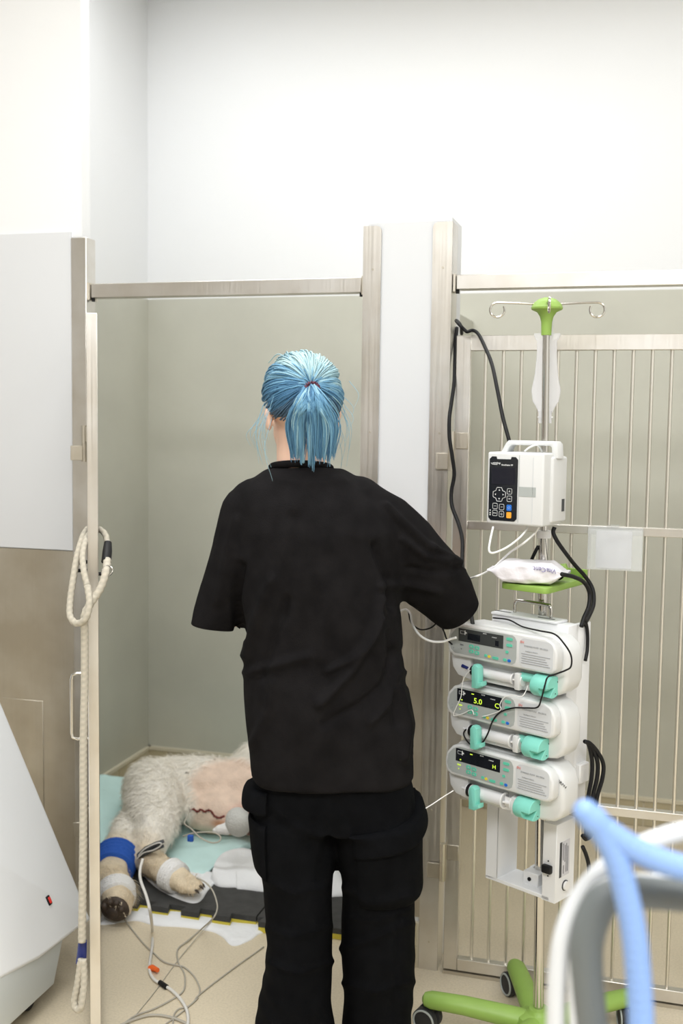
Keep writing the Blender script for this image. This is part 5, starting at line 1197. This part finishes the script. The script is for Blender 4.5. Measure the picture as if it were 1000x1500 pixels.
cable('grey_cable', [Z(176, 1502, 0.004), Z(200, 1492, 0.004), Z(222, 1487, 0.004), Z(245, 1489, 0.004), Z(268, 1497, 0.004), Z(285, 1508, 0.004)], 0.0036, M['cable_grey'], 'grey cable arching along the bottom edge of the floor', 'cable')
cable('floor_lead', [Z(253, 1502, 0.003), Z(255, 1486, 0.003), Z(262, 1478, 0.003), Z(276, 1474, 0.003), Z(290, 1462, 0.003)], 0.0020, M['cable_grey'], 'short thin lead curling beside the grey cable on the floor', 'cable')
# drain line at the belly: gauze ball, brown tubing, blue clamp
gq = on_dog(352, 1200, 0.0)
gb = np.array(onD(349, 1204, 3.50))
gt = thing('gauze_ball', 'round grey-white gauze ball taped beside the wound on the belly', 'dressing', tuple(gb-np.array([0, 0, 0.045])))
g_ = MB().ell(gb, (.043, .040, .046), 28, 18); gv = np.array(g_.v); nn = gv-gb; nn /= np.linalg.norm(nn, axis=1)[:, None]; gv = gv+nn*(0.0022*wav(gv, 90, 3))[:, None]; g_.v = [tuple(v) for v in gv]
obj('gauze', g_, M['gauze'], gt, world=True, angle=180)
obj('twisted_end', MB().chain([(*(gb+[-0.036, -0.012, -0.022]), .020), (*(gb+[-0.058, -0.016, -0.026]), .015), (*(gb+[-0.072, -0.018, -0.030]), .009)], 12), M['bandage_white'], gt, world=True)
cable('drain_tube', [(277, 1183, 3.42), (275, 1194, 3.38), (270, 1206, 3.36), (280, 1214, 3.32), (292, 1226, 3.29), (308, 1234, 3.27), (320, 1233, 3.27), (323, 1226, 3.28), (314, 1220, 3.30), (298, 1219, 3.31), (280, 1221, 3.31), (268, 1225, 3.32)], 0.0022, M['cable_grey'], 'thin brown drain tube looping from the wound onto the teal drape', 'tube')
cl_ = np.array(onD(279, 1228, 3.30)); ck_ = obj('tube_clamp', MB().box(*(cl_[0]+np.array([-.009, .009])), *(cl_[1]+np.array([-.006, .006])), *(cl_[2]+np.array([-.010, .010])), 0.003, 2), M['bandage_blue']); tag(ck_, 'small blue clamp on the thin drain tube', 'clamp')
# power cords at the gate
cable('power_cord', [(676, 489, 2.93), (675, 478, 2.88), (670, 471, 2.86), (668, 470, 2.83), (673, 476, 2.80), (679, 482, 2.80), (684, 486, 2.80), (692, 484, 2.80), (700, 489, 2.78), (709, 506, 2.74), (720, 533, 2.68), (728, 570, 2.62), (736, 610, 2.58), (744, 640, 2.555), (750, 664, 2.55)], 0.0046, M['black'], 'black power cord draped over the gate corner down to the infusion pump', 'cord')
cable('power_cord', [(669, 480, 2.92), (667, 500, 2.90), (666, 530, 2.875), (665, 560, 2.845), (661, 590, 2.815), (658, 612, 2.800), (658, 640, 2.795), (662, 668, 2.795), (665, 695, 2.80), (661, 720, 2.805), (662, 742, 2.80), (671, 766, 2.78), (677, 792, 2.74), (677, 830, 2.70), (683, 868, 2.64), (689, 895, 2.58), (693, 920, 2.52)], 0.0050, M['black'], 'black power cord hanging down in front of the gate hinge', 'cord')
pr_ = pole_at(1.0)
cable('power_cord', [(812, 772, 2.47), (810, 780, 2.47), (816, 793, 2.47), (828, 810, 2.49), (842, 828, 2.53), (858, 846, 2.56), (868, 864, 2.56), (869, 885, 2.54), (862, 903, 2.50), (855, 915, 2.47)], 0.0050, M['black'], 'black cord from beneath the infusion pump looping to the rack', 'cord')
cable('power_cord', [(822, 841, 2.40), (840, 845, 2.42), (855, 853, 2.46), (863, 868, 2.48), (862, 888, 2.47), (855, 905, 2.46), (851, 918, 2.45)], 0.0048, M['black'], 'black cord lying on the green tray and dropping behind the rack', 'cord')
cable('power_cord', [(788, 800, 2.53), (781, 814, 2.54), (776, 826, 2.55), (772, 838, 2.55)], 0.0042, M['black'], 'short black cord end behind the stand pole above the wipes', 'cord')
for k, (off, lab) in enumerate(((0, 'outermost loop of black cord at the right of the rack'), (1, 'middle loop of black cord at the right of the rack'), (2, 'innermost loop of black cord at the right of the rack'))):
    x = -8*off; cable('cord_loop', [(856, 1086, 2.45), (864+x*0.2, 1089, 2.46), (874+x*0.6, 1100, 2.47), (883+x, 1118, 2.48), (882+x, 1140, 2.48), (874+x*0.8, 1168, 2.48), (869+x*0.6, 1200, 2.48), (866+x*0.5, 1222, 2.48), (858, 1229, 2.47), (853, 1224, 2.46)], 0.0048, M['black'], lab, 'cord')
cable('cord_end', [(853, 1240, 2.45), (858, 1252, 2.46), (862, 1268, 2.47), (863, 1290, 2.48)], 0.0046, M['black'], 'black cord end hanging below the loops of the rack', 'cord')
cable('side_cord', [(856, 905, 2.47), (860, 925, 2.48), (860, 950, 2.48), (857, 968, 2.47)], 0.0040, M['black'], 'black cord pressed along the upper right edge of the rack', 'cord')
# leads and tubes on the pumps
def RP(px, py, y): # photograph point on a plane of the rack's depth y
    ex = np.array([math.cos(RK), math.sin(RK), 0]); ey = np.array([-math.sin(RK), math.cos(RK), 0]); o = np.array([rk0[0], rk0[1], 0])+ey*y; d = ray(px, py); return CAM+d*(((o-CAM)@ey)/(d@ey))
def rlead(name, pts, r, m, label, cat): o = obj(name, MB().tube(smooth_path([RP(*p) for p in pts], 7), r, 8), m, angle=180); tag(o, label, cat); return o
rlead('black_lead', [(722, 905, -0.07), (745, 908, -0.085), (765, 918, -0.10), (790, 924, -0.135), (812, 929, -0.158), (826, 943, -0.158), (836, 960, -0.145), (836, 976, -0.140), (828, 982, -0.145), (812, 988, -0.150), (802, 992, -0.170), (798, 1003, -0.172), (793, 1022, -0.168), (787, 1036, -0.162), (770, 1037, -0.158), (752, 1037, -0.158), (733, 1043, -0.158), (722, 1055, -0.158), (714, 1075, -0.160), (706, 1088, -0.160), (695, 1093, -0.156), (685, 1087, -0.152), (679, 1076, -0.148), (682, 1069, -0.146), (690, 1069, -0.144)], 0.0019, M['black'], 'thin black lead snaking over the fronts of the upper two syringe pumps', 'cable')
rlead('infusion_tube', [(694, 979, -0.145), (684, 986, -0.150), (677, 1000, -0.152), (675, 1020, -0.156), (668, 1036, -0.158), (664, 1048, -0.157), (676, 1046, -0.157), (690, 1040, -0.157), (694, 1047, -0.157)], 0.0011, M['tube_clear'], 'clear infusion tube curling at the left of the middle syringe pump', 'tube')
rlead('infusion_tube', [(705, 1050, -0.157), (720, 1046, -0.157), (733, 1040, -0.158), (732, 1032, -0.158), (738, 1022, -0.158), (750, 1018, -0.158), (764, 1020, -0.157), (771, 1010, -0.150), (773, 1004, -0.146)], 0.0011, M['tube_clear'], 'clear infusion tube arching over the keys of the middle syringe pump', 'tube')
cable('infusion_tube', [(722, 772, 2.38), (718, 790, 2.36), (716, 806, 2.35), (722, 810, 2.35), (740, 803, 2.37), (757, 791, 2.41), (768, 780, 2.44), (772, 772, 2.46)], 0.0024, M['tube_clear'], 'white tube loop hanging below the infusion pump', 'tube')
cable('infusion_tube', [(789, 772, 2.45), (782, 782, 2.45), (765, 797, 2.44), (748, 808, 2.50), (735, 820, 2.53), (722, 832, 2.53), (710, 839, 2.50), (698, 844, 2.46), (684, 848, 2.52), (660, 850, 2.58), (640, 860, 2.62)], 0.0024, M['tube_clear'], 'white tube running from the infusion pump behind the wipes to the person', 'tube')
cable('infusion_tube', [(585, 896, 2.60), (594, 893, 2.58), (601, 899, 2.55), (604, 914, 2.53), (614, 930, 2.51), (630, 939, 2.50), (648, 940, 2.49), (660, 936, 2.48), (668, 934, 2.47)], 0.0028, M['tube_clear'], 'white tube drooping from under the person\'s sleeve to the top syringe pump', 'tube')
cable('black_lead', [(598, 896, 2.62), (602, 912, 2.60), (615, 922, 2.58), (630, 920, 2.56), (642, 912, 2.54), (650, 925, 2.52), (654, 936, 2.50), (662, 944, 2.48)], 0.0019, M['black'], 'thin black lead hanging under the person\'s right sleeve', 'cable')
cable('line', [(664, 1158, 2.45), (648, 1168, 2.45), (630, 1180, 2.44), (612, 1190, 2.43), (600, 1196, 2.42)], 0.0013, M['tube_clear'], 'thin clear line running from the lowest pump to the trouser pocket', 'tube')
cable('inner_tube', [(768, 661, 2.46), (776, 655, 2.45), (786, 652, 2.45), (792, 658, 2.46), (795, 668, 2.47)], 0.0022, M['tube_clear'], 'white tube bent under the carry handle of the infusion pump', 'tube')

# ================================================================ CART HANDLE AND HOSES CLOSE TO THE CAMERA
fb = onD(905, 1500, 1.0)
ft = thing('equipment_cart', 'white and grey curved push handle of a cart, close and blurred', 'cart', (fb[0]+0.06, fb[1], 0.0))
def fp(px, py, D=1.0): return onD(px, py, D)
of = smooth_path([fp(816, 1660), fp(815, 1560), fp(814, 1490), fp(817, 1420), fp(826, 1365), fp(846, 1318), fp(876, 1280), fp(920, 1248), fp(965, 1228), fp(1010, 1216), fp(1080, 1206), fp(1160, 1212), fp(1230, 1240), fp(1280, 1300), fp(1305, 1400), fp(1310, 1500), fp(1310, 1660)], 6)
obj('outer_frame', MB().tube(of, 0.0088, 16), M['cart_white'], ft, world=True, angle=180)
pg = [fp(876, 1660, .985), fp(873, 1560, .985), fp(863, 1480, .985), fp(858, 1420, .985), fp(859, 1380, .985), fp(868, 1345, .985), fp(884, 1318, .985), (fp(908, 1306, .985)), fp(950, 1306, .985), fp(1000, 1310, .985), fp(1080, 1316, .985), fp(1160, 1322, .985), fp(1220, 1345, .985), fp(1245, 1400, .985), fp(1250, 1500, .985), fp(1250, 1660, .985)]
obj('push_grip', MB().tube(smooth_path(pg, 6), 0.0155, 18), M['handle_grey'], ft, world=True, angle=180)
pw_ = [fp(848, 1660, .985), fp(846, 1560, .985), fp(842, 1480, .985), fp(841, 1420, .985), fp(845, 1375, .985), fp(857, 1332, .985), fp(877, 1303, .985), fp(905, 1290, .985), fp(950, 1289, .985), fp(1000, 1292, .985), fp(1080, 1297, .985), fp(1160, 1303, .985), fp(1232, 1328, .985), fp(1262, 1395, .985), fp(1267, 1500, .985), fp(1267, 1660, .985)]
obj('grip_highlight', MB().tube(smooth_path(pw_, 6), 0.0058, 12), M['cart_white'], ft, world=True, angle=180)  # white tube standing in for the highlight along the grey grip
bz = fp(860, 1660)[2]
c_ = np.array([fb[0]+0.06, fb[1], 0])
obj('cart_column', MB().box(c_[0]-0.10, c_[0]+0.25, c_[1]-0.03, c_[1]+0.06, 0.10, bz+0.01, 0.01, 2), M['cart_white'], ft, world=True)
obj('cart_base', MB().box(c_[0]-0.14, c_[0]+0.40, c_[1]-0.14, c_[1]+0.30, 0.07, 0.11, 0.01, 2), M['cart_white'], ft, world=True)
for x in (-0.10, 0.36):
    for y in (-0.10, 0.26): obj('castor', MB().lathe((c_[0]+x, c_[1]+y, 0.036), [(0.012, -0.014), (0.034, -0.012), (0.036, 0), (0.034, 0.012), (0.012, 0.014)], 20, 'x'), M['rubber'], ft, world=True)
def hose(pts, r, parent, name):
    P = smooth_path(pts, 10); A = np.array(P); d = np.concatenate([[0], np.cumsum(np.linalg.norm(np.diff(A, axis=0), axis=1))]); n = int(d[-1]/0.0016); s = np.linspace(0, d[-1], n)
    Q = np.stack([np.interp(s, d, A[:, k]) for k in range(3)], 1); R_ = r*(1+0.025*np.sin(s/0.0042*2*math.pi*0.5))
    return obj(name, MB().tube(Q, list(R_), 14), M['hose_blue'], parent, world=True, angle=180)
ht = thing('breathing_hose', 'two pale blue corrugated hoses joined at a tip in front of the cart handle', 'hose', tuple(fp(862, 1195, .93)))
hose([fp(864, 1196, .93), fp(884, 1214, .93), fp(915, 1236, .93), fp(950, 1254, .93), fp(985, 1267, .93), fp(1030, 1278, .93), fp(1080, 1290, .93), fp(1120, 1320, .93), fp(1140, 1400, .93), fp(1145, 1520, .95), fp(1145, 1690, .985)], 0.0112, ht, 'hose_limb')
hose([fp(872, 1204, .93), fp(892, 1236, .93), fp(906, 1270, .93), fp(918, 1315, .93), fp(928, 1365, .93), fp(934, 1420, .93), fp(938, 1480, .93), fp(940, 1560, .93), fp(945, 1640, .95), fp(960, 1700, .985)], 0.0110, ht, 'hose_limb')
obj('end_cuff', MB().chain([(*fp(858, 1190, .93), .0112), (*fp(868, 1200, .93), .0125), (*fp(876, 1208, .93), .012)], 16), M['hose_blue'], ht, world=True)
